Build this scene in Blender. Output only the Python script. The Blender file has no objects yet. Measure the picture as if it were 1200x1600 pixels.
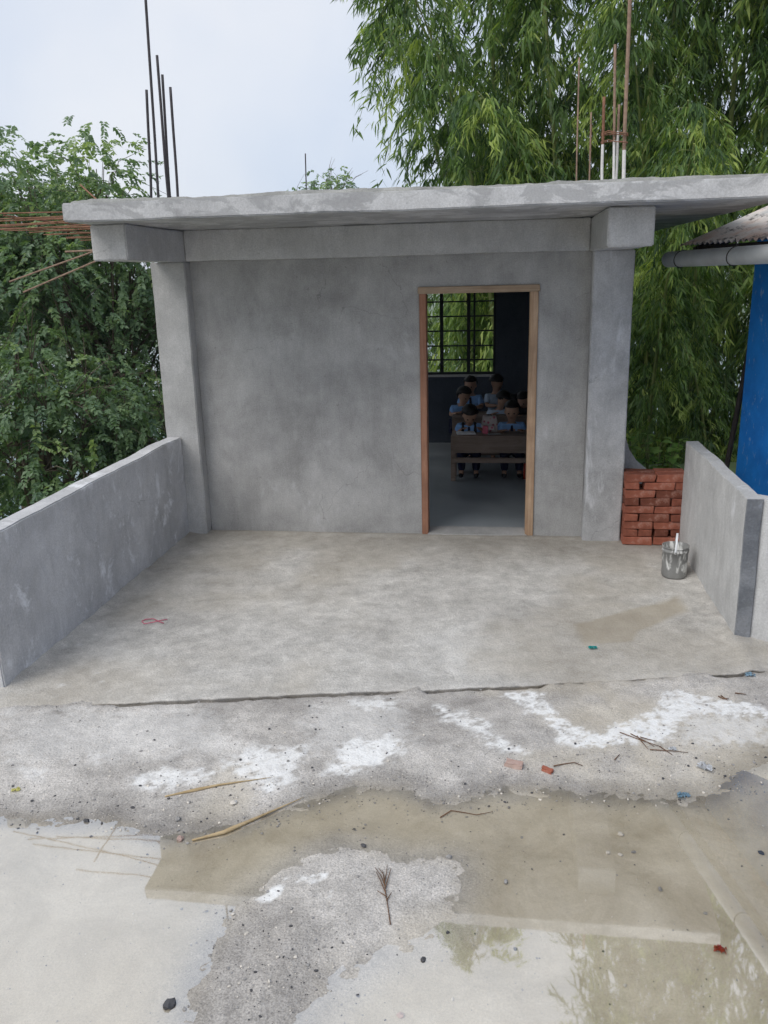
import bpy, bmesh, math, random
import numpy as np
from mathutils import Vector, Matrix

scene = bpy.context.scene
COL = scene.collection
R = math.radians

# ------------------------------------------------------------------ camera
F_PX, PITCH, ROLL, YAW = 1321.45, 0.277, -0.0256, 0.1428      # focal length in pixels of a 1200x1600 frame
CAM = Vector((2.549, -6.820, 2.175))
fwd = Vector((-math.sin(YAW) * math.cos(PITCH), math.cos(YAW) * math.cos(PITCH), -math.sin(PITCH)))
r0 = Vector((math.cos(YAW), math.sin(YAW), 0)); u0 = r0.cross(fwd)
rgt = math.cos(ROLL) * r0 + math.sin(ROLL) * u0; upv = rgt.cross(fwd)
cam = bpy.data.cameras.new('camera'); cam_o = bpy.data.objects.new('camera', cam); COL.objects.link(cam_o)
m = Matrix((rgt, upv, -fwd)).transposed().to_4x4(); m.translation = CAM; cam_o.matrix_world = m
cam.sensor_fit = 'VERTICAL'; cam.sensor_height = 32.0; cam.sensor_width = 24.0; cam.lens = F_PX / 1600 * 32.0
cam.clip_start = 0.05; cam.clip_end = 6000
scene.camera = cam_o
scene.render.resolution_x = 768; scene.render.resolution_y = 1024

# ------------------------------------------------------------------ sky, sun, exposure
SUN_EL, SUN_AZ = R(50), R(222)          # azimuth measured clockwise from +Y: the veiled sun stands behind the camera's left shoulder
w = bpy.data.worlds.new('World'); scene.world = w; w.use_nodes = True
nt = w.node_tree; nt.nodes.clear()
out = nt.nodes.new('ShaderNodeOutputWorld')
sky = nt.nodes.new('ShaderNodeTexSky'); sky.sky_type = 'NISHITA'; sky.sun_disc = False
sky.sun_elevation = SUN_EL; sky.sun_rotation = SUN_AZ; sky.air_density = 1.0; sky.dust_density = 2.0
bg1 = nt.nodes.new('ShaderNodeBackground'); bg1.inputs[1].default_value = 0.085
nt.links.new(sky.outputs[0], bg1.inputs[0])
tc = nt.nodes.new('ShaderNodeTexCoord')
nz = nt.nodes.new('ShaderNodeTexNoise'); nz.inputs['Scale'].default_value = 2.4; nz.inputs['Detail'].default_value = 4
nt.links.new(tc.outputs['Generated'], nz.inputs['Vector'])
cr = nt.nodes.new('ShaderNodeValToRGB')                       # thin uneven cloud sheet
cr.color_ramp.elements[0].position = 0.36; cr.color_ramp.elements[0].color = (0.68, 0.77, 0.93, 1)
cr.color_ramp.elements[1].position = 0.66; cr.color_ramp.elements[1].color = (0.93, 0.95, 1.0, 1)
nt.links.new(nz.outputs['Fac'], cr.inputs[0])
bg2 = nt.nodes.new('ShaderNodeBackground'); bg2.inputs[1].default_value = 0.74
nt.links.new(cr.outputs[0], bg2.inputs[0])
mx = nt.nodes.new('ShaderNodeMixShader'); mx.inputs[0].default_value = 0.86
nt.links.new(bg1.outputs[0], mx.inputs[1]); nt.links.new(bg2.outputs[0], mx.inputs[2]); nt.links.new(mx.outputs[0], out.inputs[0])
sl = bpy.data.lights.new('sun', 'SUN'); sl.energy = 1.5; sl.angle = R(40); sl.color = (1.0, 0.97, 0.92)
so = bpy.data.objects.new('sun', sl); COL.objects.link(so)
sd = Vector((math.sin(SUN_AZ) * math.cos(SUN_EL), math.cos(SUN_AZ) * math.cos(SUN_EL), math.sin(SUN_EL)))
so.rotation_euler = sd.to_track_quat('Z', 'Y').to_euler(); so.location = (0, -5, 20)
vs = scene.view_settings; vs.view_transform = 'Standard'; vs.look = 'None'; vs.exposure = 0.45; vs.gamma = 1.0
vs.use_curve_mapping = False
cy = scene.cycles; cy.max_bounces = 6; cy.diffuse_bounces = 3; cy.glossy_bounces = 3; cy.transmission_bounces = 3; cy.transparent_max_bounces = 8
cy.use_adaptive_sampling = True; cy.adaptive_threshold = 0.02; cy.caustics_reflective = False; cy.caustics_refractive = False

# ------------------------------------------------------------------ helpers
def ray(a, b): return fwd + (a - 600) / F_PX * rgt - (b - 800) / F_PX * upv
def on_z(a, b, z=0.0):
    d = ray(a, b); return CAM + d * ((z - CAM.z) / d.z)
def on_y(a, b, y):
    d = ray(a, b); return CAM + d * ((y - CAM.y) / d.y)

def vnoise2(x, y, seed=0):
    xi = np.floor(x).astype(np.int64); yi = np.floor(y).astype(np.int64); fx = x - xi; fy = y - yi
    def h(a, b):
        n = (a * 374761393 + b * 668265263 + seed * 1442695041) & 0xFFFFFFFF
        n = ((n ^ (n >> 13)) * 1274126177) & 0xFFFFFFFF
        return ((n ^ (n >> 16)) & 0xFFFF) / 65535.0
    fx = fx * fx * (3 - 2 * fx); fy = fy * fy * (3 - 2 * fy)
    return (h(xi, yi) * (1 - fx) + h(xi + 1, yi) * fx) * (1 - fy) + (h(xi, yi + 1) * (1 - fx) + h(xi + 1, yi + 1) * fx) * fy
def fbm(x, y, sc, octv=5, seed=0, rough=0.55):
    t = 0; a = 1; n = 0
    for o in range(octv):
        t = t + a * vnoise2(x * sc + 17.3 * o, y * sc - 9.1 * o, seed + o); n += a; a *= rough; sc *= 2.03
    return t / n * 2 - 1
def sstep(a, b, x):
    t = np.clip((x - a) / (b - a), 0, 1); return t * t * (3 - 2 * t)
def sdf_poly(px, py, poly):                    # positive inside
    poly = np.asarray(poly, float); d = np.full(px.shape, 1e9); ins = np.zeros(px.shape, bool); n = len(poly)
    for i in range(n):
        ax, ay = poly[i]; bx_, by_ = poly[(i + 1) % n]
        ex, ey = bx_ - ax, by_ - ay; L = ex * ex + ey * ey + 1e-12
        t = np.clip(((px - ax) * ex + (py - ay) * ey) / L, 0, 1)
        d = np.minimum(d, (px - ax - t * ex) ** 2 + (py - ay - t * ey) ** 2)
        c = (ay > py) != (by_ > py)
        ins ^= c & (px < (bx_ - ax) * (py - ay) / (by_ - ay + 1e-12) + ax)
    d = np.sqrt(d); return np.where(ins, d, -d)
def wpoly(pts, z=-0.02): return [tuple(on_z(a, b, z)[:2]) for a, b in pts]

def link(o, parent=None):
    COL.objects.link(o)
    if parent is not None: o.parent = parent
    return o
def tag(o, label=None, cat=None, group=None, kind=None):
    if label: o['label'] = label
    if cat: o['category'] = cat
    if group: o['group'] = group
    if kind: o['kind'] = kind
    return o
def thing(name, label, cat, loc=(0, 0, 0), rz=0.0, group=None):
    o = bpy.data.objects.new(name, None); o.empty_display_size = 0.2; COL.objects.link(o)
    o.location = loc; o.rotation_euler = (0, 0, rz); return tag(o, label, cat, group)
def mesh_obj(name, me, mat, parent=None):
    o = bpy.data.objects.new(name, me)
    for k in (mat if isinstance(mat, (list, tuple)) else [mat]): me.materials.append(k)
    return link(o, parent)
def bm_obj(name, bm, mat, parent=None, smooth=False, bevel=0.0):
    if bevel: bmesh.ops.bevel(bm, geom=list(bm.edges), offset=bevel, segments=2, affect='EDGES', clamp_overlap=True)
    bmesh.ops.recalc_face_normals(bm, faces=bm.faces)
    me = bpy.data.meshes.new(name); bm.to_mesh(me); bm.free()
    if smooth: me.polygons.foreach_set('use_smooth', [True] * len(me.polygons))
    return mesh_obj(name, me, mat, parent)
def add_box(bm, lo, hi, M=None):
    x0, y0, z0 = lo; x1, y1, z1 = hi
    v = [Vector(p) for p in ((x0,y0,z0),(x1,y0,z0),(x1,y1,z0),(x0,y1,z0),(x0,y0,z1),(x1,y0,z1),(x1,y1,z1),(x0,y1,z1))]
    if M: v = [M @ p for p in v]
    v = [bm.verts.new(p) for p in v]
    for f in ((0,3,2,1),(4,5,6,7),(0,1,5,4),(1,2,6,5),(2,3,7,6),(3,0,4,7)): bm.faces.new([v[i] for i in f])
def box(name, lo, hi, mat, parent=None, bevel=0.006):
    bm = bmesh.new(); add_box(bm, lo, hi); return bm_obj(name, bm, mat, parent, bevel=bevel)
def add_prism(bm, pts, axis, a, b):
    def P(p, t): return {'x': (t, p[0], p[1]), 'y': (p[0], t, p[1]), 'z': (p[0], p[1], t)}[axis]
    A = [bm.verts.new(P(p, a)) for p in pts]; B = [bm.verts.new(P(p, b)) for p in pts]; n = len(pts)
    bm.faces.new(A); bm.faces.new(B[::-1])
    for i in range(n): bm.faces.new((A[i], B[i], B[(i + 1) % n], A[(i + 1) % n]))
def add_tube(bm, pts, rad, seg=8, cap=True):
    pts = [Vector(p) for p in pts]; rings = []
    rads = rad if isinstance(rad, (list, tuple)) else [rad] * len(pts)
    for i, p in enumerate(pts):
        t = (pts[min(i + 1, len(pts) - 1)] - pts[max(i - 1, 0)]).normalized()
        a = t.cross(Vector((0, 0, 1)) if abs(t.z) < 0.9 else Vector((1, 0, 0))).normalized(); b = t.cross(a)
        rings.append([bm.verts.new(p + (a * math.cos(k * 2 * math.pi / seg) + b * math.sin(k * 2 * math.pi / seg)) * rads[i]) for k in range(seg)])
    for i in range(len(rings) - 1):
        for k in range(seg):
            bm.faces.new((rings[i][k], rings[i][(k + 1) % seg], rings[i + 1][(k + 1) % seg], rings[i + 1][k]))
    if cap: bm.faces.new(rings[0][::-1]); bm.faces.new(rings[-1])
def tube(name, pts, rad, mat, parent=None, seg=8, smooth=True):
    bm = bmesh.new(); add_tube(bm, pts, rad, seg); return bm_obj(name, bm, mat, parent, smooth)
def add_lathe(bm, prof, seg=32):
    rings = []
    for r_, z in prof: rings.append([bm.verts.new((r_ * math.cos(k * 2 * math.pi / seg), r_ * math.sin(k * 2 * math.pi / seg), z)) for k in range(seg)])
    for i in range(len(rings) - 1):
        for k in range(seg): bm.faces.new((rings[i][k], rings[i][(k + 1) % seg], rings[i + 1][(k + 1) % seg], rings[i + 1][k]))
    bm.faces.new(rings[0][::-1]); bm.faces.new(rings[-1])
def fast_mesh(name, verts, faces_flat, starts, totals, smooth=False):
    me = bpy.data.meshes.new(name)
    me.vertices.add(len(verts)); me.vertices.foreach_set('co', np.asarray(verts, np.float32).ravel())
    me.loops.add(len(faces_flat)); me.loops.foreach_set('vertex_index', np.asarray(faces_flat, np.int32))
    me.polygons.add(len(starts)); me.polygons.foreach_set('loop_start', np.asarray(starts, np.int32))
    try: me.polygons.foreach_set('loop_total', np.asarray(totals, np.int32))
    except Exception: pass
    me.polygons.foreach_set('use_smooth', np.full(len(starts), smooth))
    me.update(calc_edges=True); return me
def grid_mesh(name, xs, ys, Z, Xg=None, Yg=None):
    ny, nx = len(ys), len(xs)
    if Xg is None: Xg, Yg = np.meshgrid(xs, ys)
    V = np.stack([Xg, Yg, Z], -1).reshape(-1, 3)
    i, j = np.meshgrid(np.arange(nx - 1), np.arange(ny - 1)); a = (j * nx + i).ravel()
    F = np.stack([a, a + 1, a + 1 + nx, a + nx], 1)
    return fast_mesh(name, V, F.ravel(), np.arange(len(F)) * 4, np.full(len(F), 4), True)
def set_attr(me, name, arr):
    at = me.attributes.new(name, 'FLOAT', 'POINT'); at.data.foreach_set('value', np.asarray(arr, np.float32).ravel())

# ------------------------------------------------------------------ materials
class NT:
    def __init__(s, name):
        s.m = bpy.data.materials.new(name); s.m.use_nodes = True; s.t = s.m.node_tree
        s.b = s.t.nodes['Principled BSDF']; s.out = s.t.nodes['Material Output']
        s.co = s.n('ShaderNodeTexCoord').outputs['Object']
    def n(s, ty, **kw):
        o = s.t.nodes.new(ty)
        for k, v in kw.items(): setattr(o, k, v)
        return o
    def l(s, a, b): s.t.links.new(a, b)
    def map(s, scale=(1, 1, 1), loc=(0, 0, 0), rot=(0, 0, 0)):
        o = s.n('ShaderNodeMapping'); o.inputs['Scale'].default_value = scale; o.inputs['Location'].default_value = loc; o.inputs['Rotation'].default_value = rot
        s.l(s.co, o.inputs[0]); return o.outputs[0]
    def noise(s, scale, detail=6, rough=0.6, vec=None, dist=0.0):
        o = s.n('ShaderNodeTexNoise'); o.inputs['Scale'].default_value = scale; o.inputs['Detail'].default_value = detail
        o.inputs['Roughness'].default_value = rough; o.inputs['Distortion'].default_value = dist
        s.l(vec if vec is not None else s.co, o.inputs['Vector']); return o.outputs['Fac']
    def ramp(s, fac, stops):
        o = s.n('ShaderNodeValToRGB'); e = o.color_ramp.elements
        while len(e) < len(stops): e.new(0.5)
        for k, (p, c) in zip(e, stops):
            k.position = p; k.color = (c, c, c, 1) if isinstance(c, (int, float)) else (*c, 1)
        s.l(fac, o.inputs[0]); return o.outputs[0]
    def mix(s, fac, a, b, mode='MIX'):
        o = s.n('ShaderNodeMix', data_type='RGBA', blend_type=mode)
        for k, inp, v in ((0, o.inputs[0], fac), (1, o.inputs[6], a), (1, o.inputs[7], b)):
            if isinstance(v, (int, float)): inp.default_value = (v, v, v, 1) if k else v
            elif isinstance(v, tuple): inp.default_value = (*v, 1)
            else: s.l(v, inp)
        return o.outputs[2]
    def math(s, op, a, b=None, clamp=False):
        o = s.n('ShaderNodeMath', operation=op, use_clamp=clamp)
        for inp, v in zip(o.inputs, (a, b)):
            if v is None: continue
            if isinstance(v, (int, float)): inp.default_value = v
            else: s.l(v, inp)
        return o.outputs[0]
    def attr(s, name): return s.n('ShaderNodeAttribute', attribute_name=name).outputs['Fac']
    def bump(s, h, strength=0.3, dist=0.01, nrm=None):
        o = s.n('ShaderNodeBump'); o.inputs['Strength'].default_value = strength; o.inputs['Distance'].default_value = dist
        s.l(h, o.inputs['Height'])
        if nrm is not None: s.l(nrm, o.inputs['Normal'])
        return o.outputs[0]
    def fin(s, col, rough=0.8, nrm=None, spec=0.3, metal=0.0):
        if isinstance(col, tuple): s.b.inputs['Base Color'].default_value = (*col, 1)
        else: s.l(col, s.b.inputs['Base Color'])
        if isinstance(rough, (int, float)): s.b.inputs['Roughness'].default_value = rough
        else: s.l(rough, s.b.inputs['Roughness'])
        if nrm is not None: s.l(nrm, s.b.inputs['Normal'])
        s.b.inputs['Specular IOR Level'].default_value = spec; s.b.inputs['Metallic'].default_value = metal
        return s.m

def concrete(name, c0, c1, scale=1.1, white=0.0, damp=0.0, wscale=3.0, seed=0.0, bump=0.25, wpos=0.60, wz=0.55):
    s = NT(name); v = s.map(loc=(seed, seed * 0.7, -seed))
    big = s.noise(scale, 7, 0.62, v, 0.3); col = s.ramp(big, [(0.34, c0), (0.66, c1)])
    st = s.noise(7.0, 5, 0.7, s.map((1, 1, 0.75), (seed, 0, 0)))
    col = s.mix(0.42, col, s.ramp(st, [(0.3, 0.66), (0.7, 1.14)]), 'MULTIPLY')
    tw = s.noise(2.2, 6, 0.75, s.map((6, 6, 1.1), (seed, 2, 5), (0, 0.6, 0)), 1.4); col = s.mix(0.3, col, s.ramp(tw, [(0.34, 0.76), (0.5, 1.0), (0.66, 1.14)]), 'MULTIPLY')
    fine = s.noise(95, 3, 0.6); col = s.mix(0.5, col, s.ramp(fine, [(0.32, 0.72), (0.68, 1.2)]), 'MULTIPLY')
    spk = s.noise(22, 2, 0.5, v); col = s.mix(s.ramp(spk, [(0.72, 0.0), (0.78, 0.4)]), col, tuple(x * 0.5 for x in c0))
    if white:
        wn = s.noise(wscale, 8, 0.72, s.map((1, 1, wz), (seed + 3, 1, 2)), 0.4)
        col = s.mix(s.math('MULTIPLY', s.ramp(wn, [(wpos, 0.0), (wpos + 0.10, 1.0)]), white), col, (0.74, 0.75, 0.77))
    if damp:
        dn = s.noise(2.6, 7, 0.68, s.map((1, 1, 1.8), (seed - 2, 4, 1)), 0.8)
        col = s.mix(s.math('MULTIPLY', s.ramp(dn, [(0.48, 0.0), (0.52, 1.0)]), damp), col, tuple(x * 0.62 for x in c0))
    wv = s.n('ShaderNodeVectorMath', operation='ADD'); wn2 = s.n('ShaderNodeTexNoise'); wn2.inputs['Scale'].default_value = 3.0; wn2.inputs['Detail'].default_value = 6; s.l(v, wn2.inputs['Vector'])
    wm = s.n('ShaderNodeVectorMath', operation='SCALE'); wm.inputs['Scale'].default_value = 0.5; s.l(wn2.outputs['Color'], wm.inputs[0]); s.l(v, wv.inputs[0]); s.l(wm.outputs[0], wv.inputs[1])
    vc = s.n('ShaderNodeTexVoronoi', feature='DISTANCE_TO_EDGE'); vc.inputs['Scale'].default_value = 1.1; s.l(wv.outputs[0], vc.inputs['Vector'])
    ck = s.math('MULTIPLY', s.ramp(vc.outputs['Distance'], [(0.0, 1.0), (0.0035, 0.0)]), s.ramp(s.noise(1.3, 3, 0.5, v), [(0.50, 0.0), (0.62, 0.55)]))
    col = s.mix(ck, col, tuple(x * 0.42 for x in c0))
    h = s.math('ADD', s.math('MULTIPLY', st, 0.6), s.math('MULTIPLY', fine, 0.25))
    return s.fin(col, 0.85, s.bump(h, bump, 0.008), 0.25)

M = {}
M['wall'] = concrete('plaster_wall', (0.315, 0.31, 0.30), (0.475, 0.468, 0.455), 1.7, white=0.30, wscale=2.6, wpos=0.60)
M['column'] = concrete('plaster_column', (0.38, 0.375, 0.365), (0.52, 0.515, 0.505), 1.5, seed=3)
M['column2'] = concrete('plaster_column_wet', (0.35, 0.35, 0.35), (0.60, 0.60, 0.60), 2.0, white=0.6, wscale=4.5, seed=7, wz=0.25, wpos=0.55)
M['slab'] = concrete('plaster_slab', (0.44, 0.44, 0.445), (0.60, 0.60, 0.60), 1.4, white=0.35, damp=0.55, seed=11)
M['beam'] = concrete('plaster_beam', (0.48, 0.475, 0.465), (0.62, 0.615, 0.605), 1.4, seed=17)
M['parapet'] = concrete('plaster_parapet', (0.43, 0.43, 0.435), (0.59, 0.59, 0.595), 1.5, white=0.9, wscale=3.0, seed=23, wpos=0.55, wz=0.9)
M['parapet_light'] = concrete('plaster_parapet_light', (0.47, 0.47, 0.465), (0.62, 0.62, 0.61), 1.2, white=0.8, wscale=2.4, seed=31, wpos=0.58)
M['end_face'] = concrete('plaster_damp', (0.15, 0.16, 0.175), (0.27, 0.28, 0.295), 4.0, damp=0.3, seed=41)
M['crust'] = concrete('rough_mortar', (0.22, 0.22, 0.21), (0.36, 0.36, 0.34), 6.0, seed=5, bump=1.0)
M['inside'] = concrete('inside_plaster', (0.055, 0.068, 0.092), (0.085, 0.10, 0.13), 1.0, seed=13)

def plain(name, c, rough=0.6, var=0.25, scale=6.0, spec=0.3, metal=0.0, bump=0.0):
    s = NT(name); n = s.noise(scale, 5, 0.65)
    col = s.mix(1.0, c, s.ramp(n, [(0.25, 1 - var), (0.75, 1 + var)]), 'MULTIPLY')
    return s.fin(col, rough, s.bump(s.noise(scale * 8, 3), bump, 0.004) if bump else None, spec, metal)
def wood(name, c0, c1, axis='z', scale=9.0):
    s = NT(name); sc = {'z': (scale, scale, 0.6), 'x': (0.6, scale, scale), 'y': (scale, 0.6, scale)}[axis]
    n = s.noise(3.0, 8, 0.65, s.map(sc), 1.2); col = s.ramp(n, [(0.25, c0), (0.7, c1)])
    k = s.noise(5, 4, 0.6); col = s.mix(0.6, col, s.ramp(k, [(0.3, 0.65), (0.7, 1.15)]), 'MULTIPLY')
    return s.fin(col, 0.65, s.bump(n, 0.2, 0.003), 0.25)
M['door_wood'] = wood('door_frame_wood', (0.34, 0.20, 0.115), (0.56, 0.40, 0.27), 'z')
M['door_wood_red'] = wood('door_frame_wood_red', (0.26, 0.115, 0.07), (0.42, 0.22, 0.14), 'z')
M['door_wood_x'] = wood('door_frame_wood_head', (0.30, 0.20, 0.13), (0.48, 0.37, 0.26), 'x')
M['desk'] = wood('desk_wood', (0.20, 0.145, 0.115), (0.36, 0.28, 0.23), 'x', 5)
M['desk_light'] = wood('desk_wood_light', (0.35, 0.25, 0.17), (0.50, 0.38, 0.27), 'x', 5)
M['rust'] = plain('rusty_steel', (0.21, 0.105, 0.065), 0.8, 0.45, 25)
M['rust_light'] = plain('rusty_steel_light', (0.27, 0.185, 0.135), 0.8, 0.4, 25)
M['steel_dark'] = plain('dark_steel', (0.055, 0.05, 0.055), 0.7, 0.4, 25)
M['white_paint'] = plain('white_cement_wash', (0.68, 0.66, 0.64), 0.8, 0.15, 30)
M['grille'] = plain('window_steel', (0.02, 0.025, 0.03), 0.5)
M['pvc'] = plain('white_pvc', (0.80, 0.82, 0.83), 0.4, 0.15, 5, 0.5)
M['wire'] = plain('tie_wire', (0.05, 0.045, 0.04), 0.7)
M['skin'] = plain('skin', (0.44, 0.27, 0.19), 0.55, 0.1)
M['hair'] = plain('hair', (0.012, 0.010, 0.010), 0.5, 0.3, 40)
M['shirt'] = plain('blue_shirt', (0.24, 0.45, 0.80), 0.8, 0.15, 14, bump=0.3)
M['shirt_pale'] = plain('pale_shirt', (0.52, 0.64, 0.80), 0.8, 0.15, 14, bump=0.3)
M['navy'] = plain('navy_cloth', (0.010, 0.014, 0.045), 0.85)
M['black_cloth'] = plain('black_cloth', (0.015, 0.016, 0.02), 0.7)
M['dark_eye'] = plain('eye_dark', (0.01, 0.008, 0.008), 0.3)
M['lip'] = plain('lip', (0.25, 0.09, 0.08), 0.5)
M['paper'] = plain('paper', (0.75, 0.77, 0.80), 0.8, 0.08)
M['pink'] = plain('pink_plastic', (0.60, 0.13, 0.20), 0.5)
M['red'] = plain('red_plastic', (0.50, 0.06, 0.04), 0.4)
M['bark'] = plain('bark', (0.13, 0.10, 0.08), 0.9, 0.4, 12, bump=0.6)
M['culm'] = plain('bamboo_culm', (0.20, 0.23, 0.08), 0.5, 0.35, 4)
M['straw'] = wood('dry_bamboo', (0.30, 0.21, 0.10), (0.55, 0.43, 0.26), 'x', 7)
M['twig'] = plain('dry_twig', (0.15, 0.085, 0.05), 0.9, 0.4, 20)
M['stone'] = plain('stone_grey', (0.28, 0.27, 0.26), 0.8, 0.4, 30)
M['stone_pale'] = plain('stone_pale', (0.58, 0.54, 0.48), 0.8, 0.3, 30)
M['stone_dark'] = plain('stone_dark', (0.07, 0.07, 0.075), 0.7, 0.4, 30)
M['teal'] = plain('teal_plastic', (0.02, 0.42, 0.40), 0.4)
M['bluep'] = plain('blue_plastic', (0.30, 0.46, 0.58), 0.5, 0.3, 30)
M['yellow'] = plain('yellow_paper', (0.75, 0.72, 0.25), 0.6)
M['post'] = plain('dark_post', (0.035, 0.028, 0.025), 0.8, 0.3, 10)

def brick_mat(name, c0, c1):
    s = NT(name); rnd = s.n('ShaderNodeObjectInfo').outputs['Random']
    n = s.noise(14, 6, 0.65, None, 0.3); col = s.ramp(n, [(0.25, c0), (0.75, c1)])
    col = s.mix(1.0, col, s.ramp(rnd, [(0.0, 0.58), (0.5, 0.95), (1.0, 1.3)]), 'MULTIPLY')
    d = s.noise(9, 6, 0.7); col = s.mix(s.ramp(d, [(0.54, 0.0), (0.70, 0.55)]), col, (0.52, 0.34, 0.28))
    return s.fin(col, 0.9, s.bump(s.noise(45, 4, 0.7), 0.5, 0.006), 0.2)
M['brick'] = brick_mat('red_brick', (0.20, 0.066, 0.042), (0.36, 0.125, 0.08))
M['brick_old'] = brick_mat('brick_fragment', (0.36, 0.22, 0.18), (0.55, 0.44, 0.39))

s = NT('blue_wall_paint')
n = s.noise(5, 6, 0.6); col = s.ramp(n, [(0.3, (0.012, 0.16, 0.52)), (0.7, (0.018, 0.25, 0.72))])
fl = s.noise(26, 5, 0.75, s.map((1, 1, 0.4)), 0.5)
col = s.mix(s.ramp(fl, [(0.60, 0.0), (0.68, 0.6)]), col, (0.36, 0.52, 0.60))
M['blue'] = s.fin(col, 0.7, s.bump(fl, 0.2, 0.003), 0.3)

s = NT('corrugated_iron')
a = s.noise(1.6, 6, 0.65, s.map((1, 0.7, 1))); b = s.noise(4.5, 7, 0.75, s.map((1.4, 0.6, 1)), 0.5)
col = s.ramp(a, [(0.35, (0.40, 0.40, 0.39)), (0.48, (0.58, 0.53, 0.49)), (0.64, (0.50, 0.29, 0.20))])
col = s.mix(s.ramp(b, [(0.50, 0.0), (0.60, 0.85)]), col, (0.06, 0.055, 0.05))
M['iron'] = s.fin(col, 0.7, None, 0.3, 0.1)

s = NT('bucket_plastic')
n = s.noise(18, 6, 0.7, s.map((1, 1, 0.35)), 0.4); col = s.ramp(s.noise(5, 5), [(0.3, (0.17, 0.17, 0.165)), (0.7, (0.28, 0.28, 0.27))])
col = s.mix(s.ramp(n, [(0.53, 0.0), (0.59, 0.9)]), col, (0.70, 0.70, 0.68))
M['bucket'] = s.fin(col, 0.6, s.bump(n, 0.2, 0.003), 0.35)

s = NT('floral_bag'); vo = s.n('ShaderNodeTexVoronoi'); vo.inputs['Scale'].default_value = 26; s.l(s.co, vo.inputs['Vector'])
M['floral'] = s.fin(s.ramp(vo.outputs['Distance'], [(0.25, (0.50, 0.14, 0.20)), (0.45, (0.62, 0.56, 0.55))]), 0.8)

s = NT('inside_floor')
n = s.noise(1.8, 7, 0.65, None, 0.5); col = s.ramp(n, [(0.3, (0.22, 0.25, 0.275)), (0.7, (0.36, 0.39, 0.41))])
M['room_floor'] = s.fin(col, s.ramp(n, [(0.3, 0.32), (0.7, 0.55)]), s.bump(s.noise(9, 5), 0.08, 0.006), 0.45)

def leaf_mat(name, dark, mid, light, trans=0.35, spec=0.3):
    s = NT(name); t = s.attr('tint'); col = s.ramp(t, [(0.0, dark), (0.55, mid), (1.0, light)])
    s.fin(col, 0.45, None, spec)
    tr = s.n('ShaderNodeBsdfTranslucent'); s.l(s.mix(1.0, col, (1.25, 1.3, 0.7), 'MULTIPLY'), tr.inputs[0])
    mx_ = s.n('ShaderNodeMixShader'); mx_.inputs[0].default_value = trans
    s.l(s.b.outputs[0], mx_.inputs[1]); s.l(tr.outputs[0], mx_.inputs[2]); s.l(mx_.outputs[0], s.out.inputs[0]); return s.m
M['bamboo_leaf'] = leaf_mat('bamboo_leaf', (0.055, 0.105, 0.045), (0.165, 0.265, 0.075), (0.42, 0.51, 0.14), 0.45)
M['tree_leaf'] = leaf_mat('tree_leaf', (0.08, 0.145, 0.09), (0.19, 0.285, 0.15), (0.36, 0.46, 0.19), 0.45, 0.5)
M['bush_leaf'] = leaf_mat('bush_leaf', (0.10, 0.20, 0.05), (0.20, 0.36, 0.09), (0.34, 0.50, 0.14))

# ground: dry cement-dusted concrete, mud where water stood, veranda shade painted by the wall, spilled lime
def ground_mat(name, dry0, dry1, mud0=(0.42, 0.365, 0.27), mud1=(0.60, 0.54, 0.43), fs=0.7):
    s = NT(name)
    lime, wet_shade, mud = s.attr('lime'), s.attr('wet_shade'), s.attr('mud')
    big = s.noise(1.6, 8, 0.68, None, 0.4); col = s.ramp(big, [(0.36, dry0), (0.62, dry1)])
    md = s.noise(8, 8, 0.74, None, 0.3); col = s.mix(0.75, col, s.ramp(md, [(0.32, 0.60), (0.66, 1.2)]), 'MULTIPLY')
    mudc = s.ramp(s.noise(2.4, 7, 0.68, None, 0.6), [(0.36, mud0), (0.62, mud1)])
    col = s.mix(mud, col, mudc)
    fine = s.noise(160, 3, 0.65); col = s.mix(s.math('SUBTRACT', fs, s.math('MULTIPLY', mud, fs * 0.7)), col, s.ramp(fine, [(0.34, 0.52), (0.66, 1.3)]), 'MULTIPLY')
    vo = s.n('ShaderNodeTexVoronoi'); vo.inputs['Scale'].default_value = 75; s.l(s.co, vo.inputs['Vector'])
    grit = s.math('MULTIPLY', s.ramp(vo.outputs['Distance'], [(0.10, 1.0), (0.24, 0.0)]), s.ramp(s.noise(4, 4), [(0.40, 0.0), (0.60, 0.85)]))
    grit = s.math('MULTIPLY', grit, s.math('SUBTRACT', 1.0, s.math('MULTIPLY', mud, 0.75)))
    col = s.mix(grit, col, tuple(x * 0.45 for x in dry0))
    col = s.mix(s.math('MULTIPLY', wet_shade, 0.75), col, s.mix(1.0, col, (0.50, 0.49, 0.48), 'MULTIPLY'))
    lm = s.math('MULTIPLY', lime, s.ramp(s.noise(24, 6, 0.7), [(0.25, 0.45), (0.55, 1.0)]))
    col = s.mix(lm, col, (0.80, 0.80, 0.79))
    h = s.math('ADD', s.math('MULTIPLY', md, 0.8), s.math('ADD', s.math('MULTIPLY', fine, 0.22), s.math('MULTIPLY', vo.outputs['Distance'], -0.25)))
    h = s.math('MULTIPLY', h, s.math('SUBTRACT', 1.0, s.math('MULTIPLY', mud, 0.7)))
    rough = s.math('SUBTRACT', 0.88, s.math('MULTIPLY', wet_shade, 0.40))
    return s.fin(col, rough, s.bump(h, 0.8, 0.012), 0.3)
M['court'] = ground_mat('courtyard_concrete', (0.37, 0.348, 0.325), (0.59, 0.56, 0.525))
M['floor'] = ground_mat('veranda_concrete', (0.45, 0.43, 0.40), (0.60, 0.58, 0.545), (0.34, 0.295, 0.225), (0.46, 0.41, 0.33), 0.5)

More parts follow.
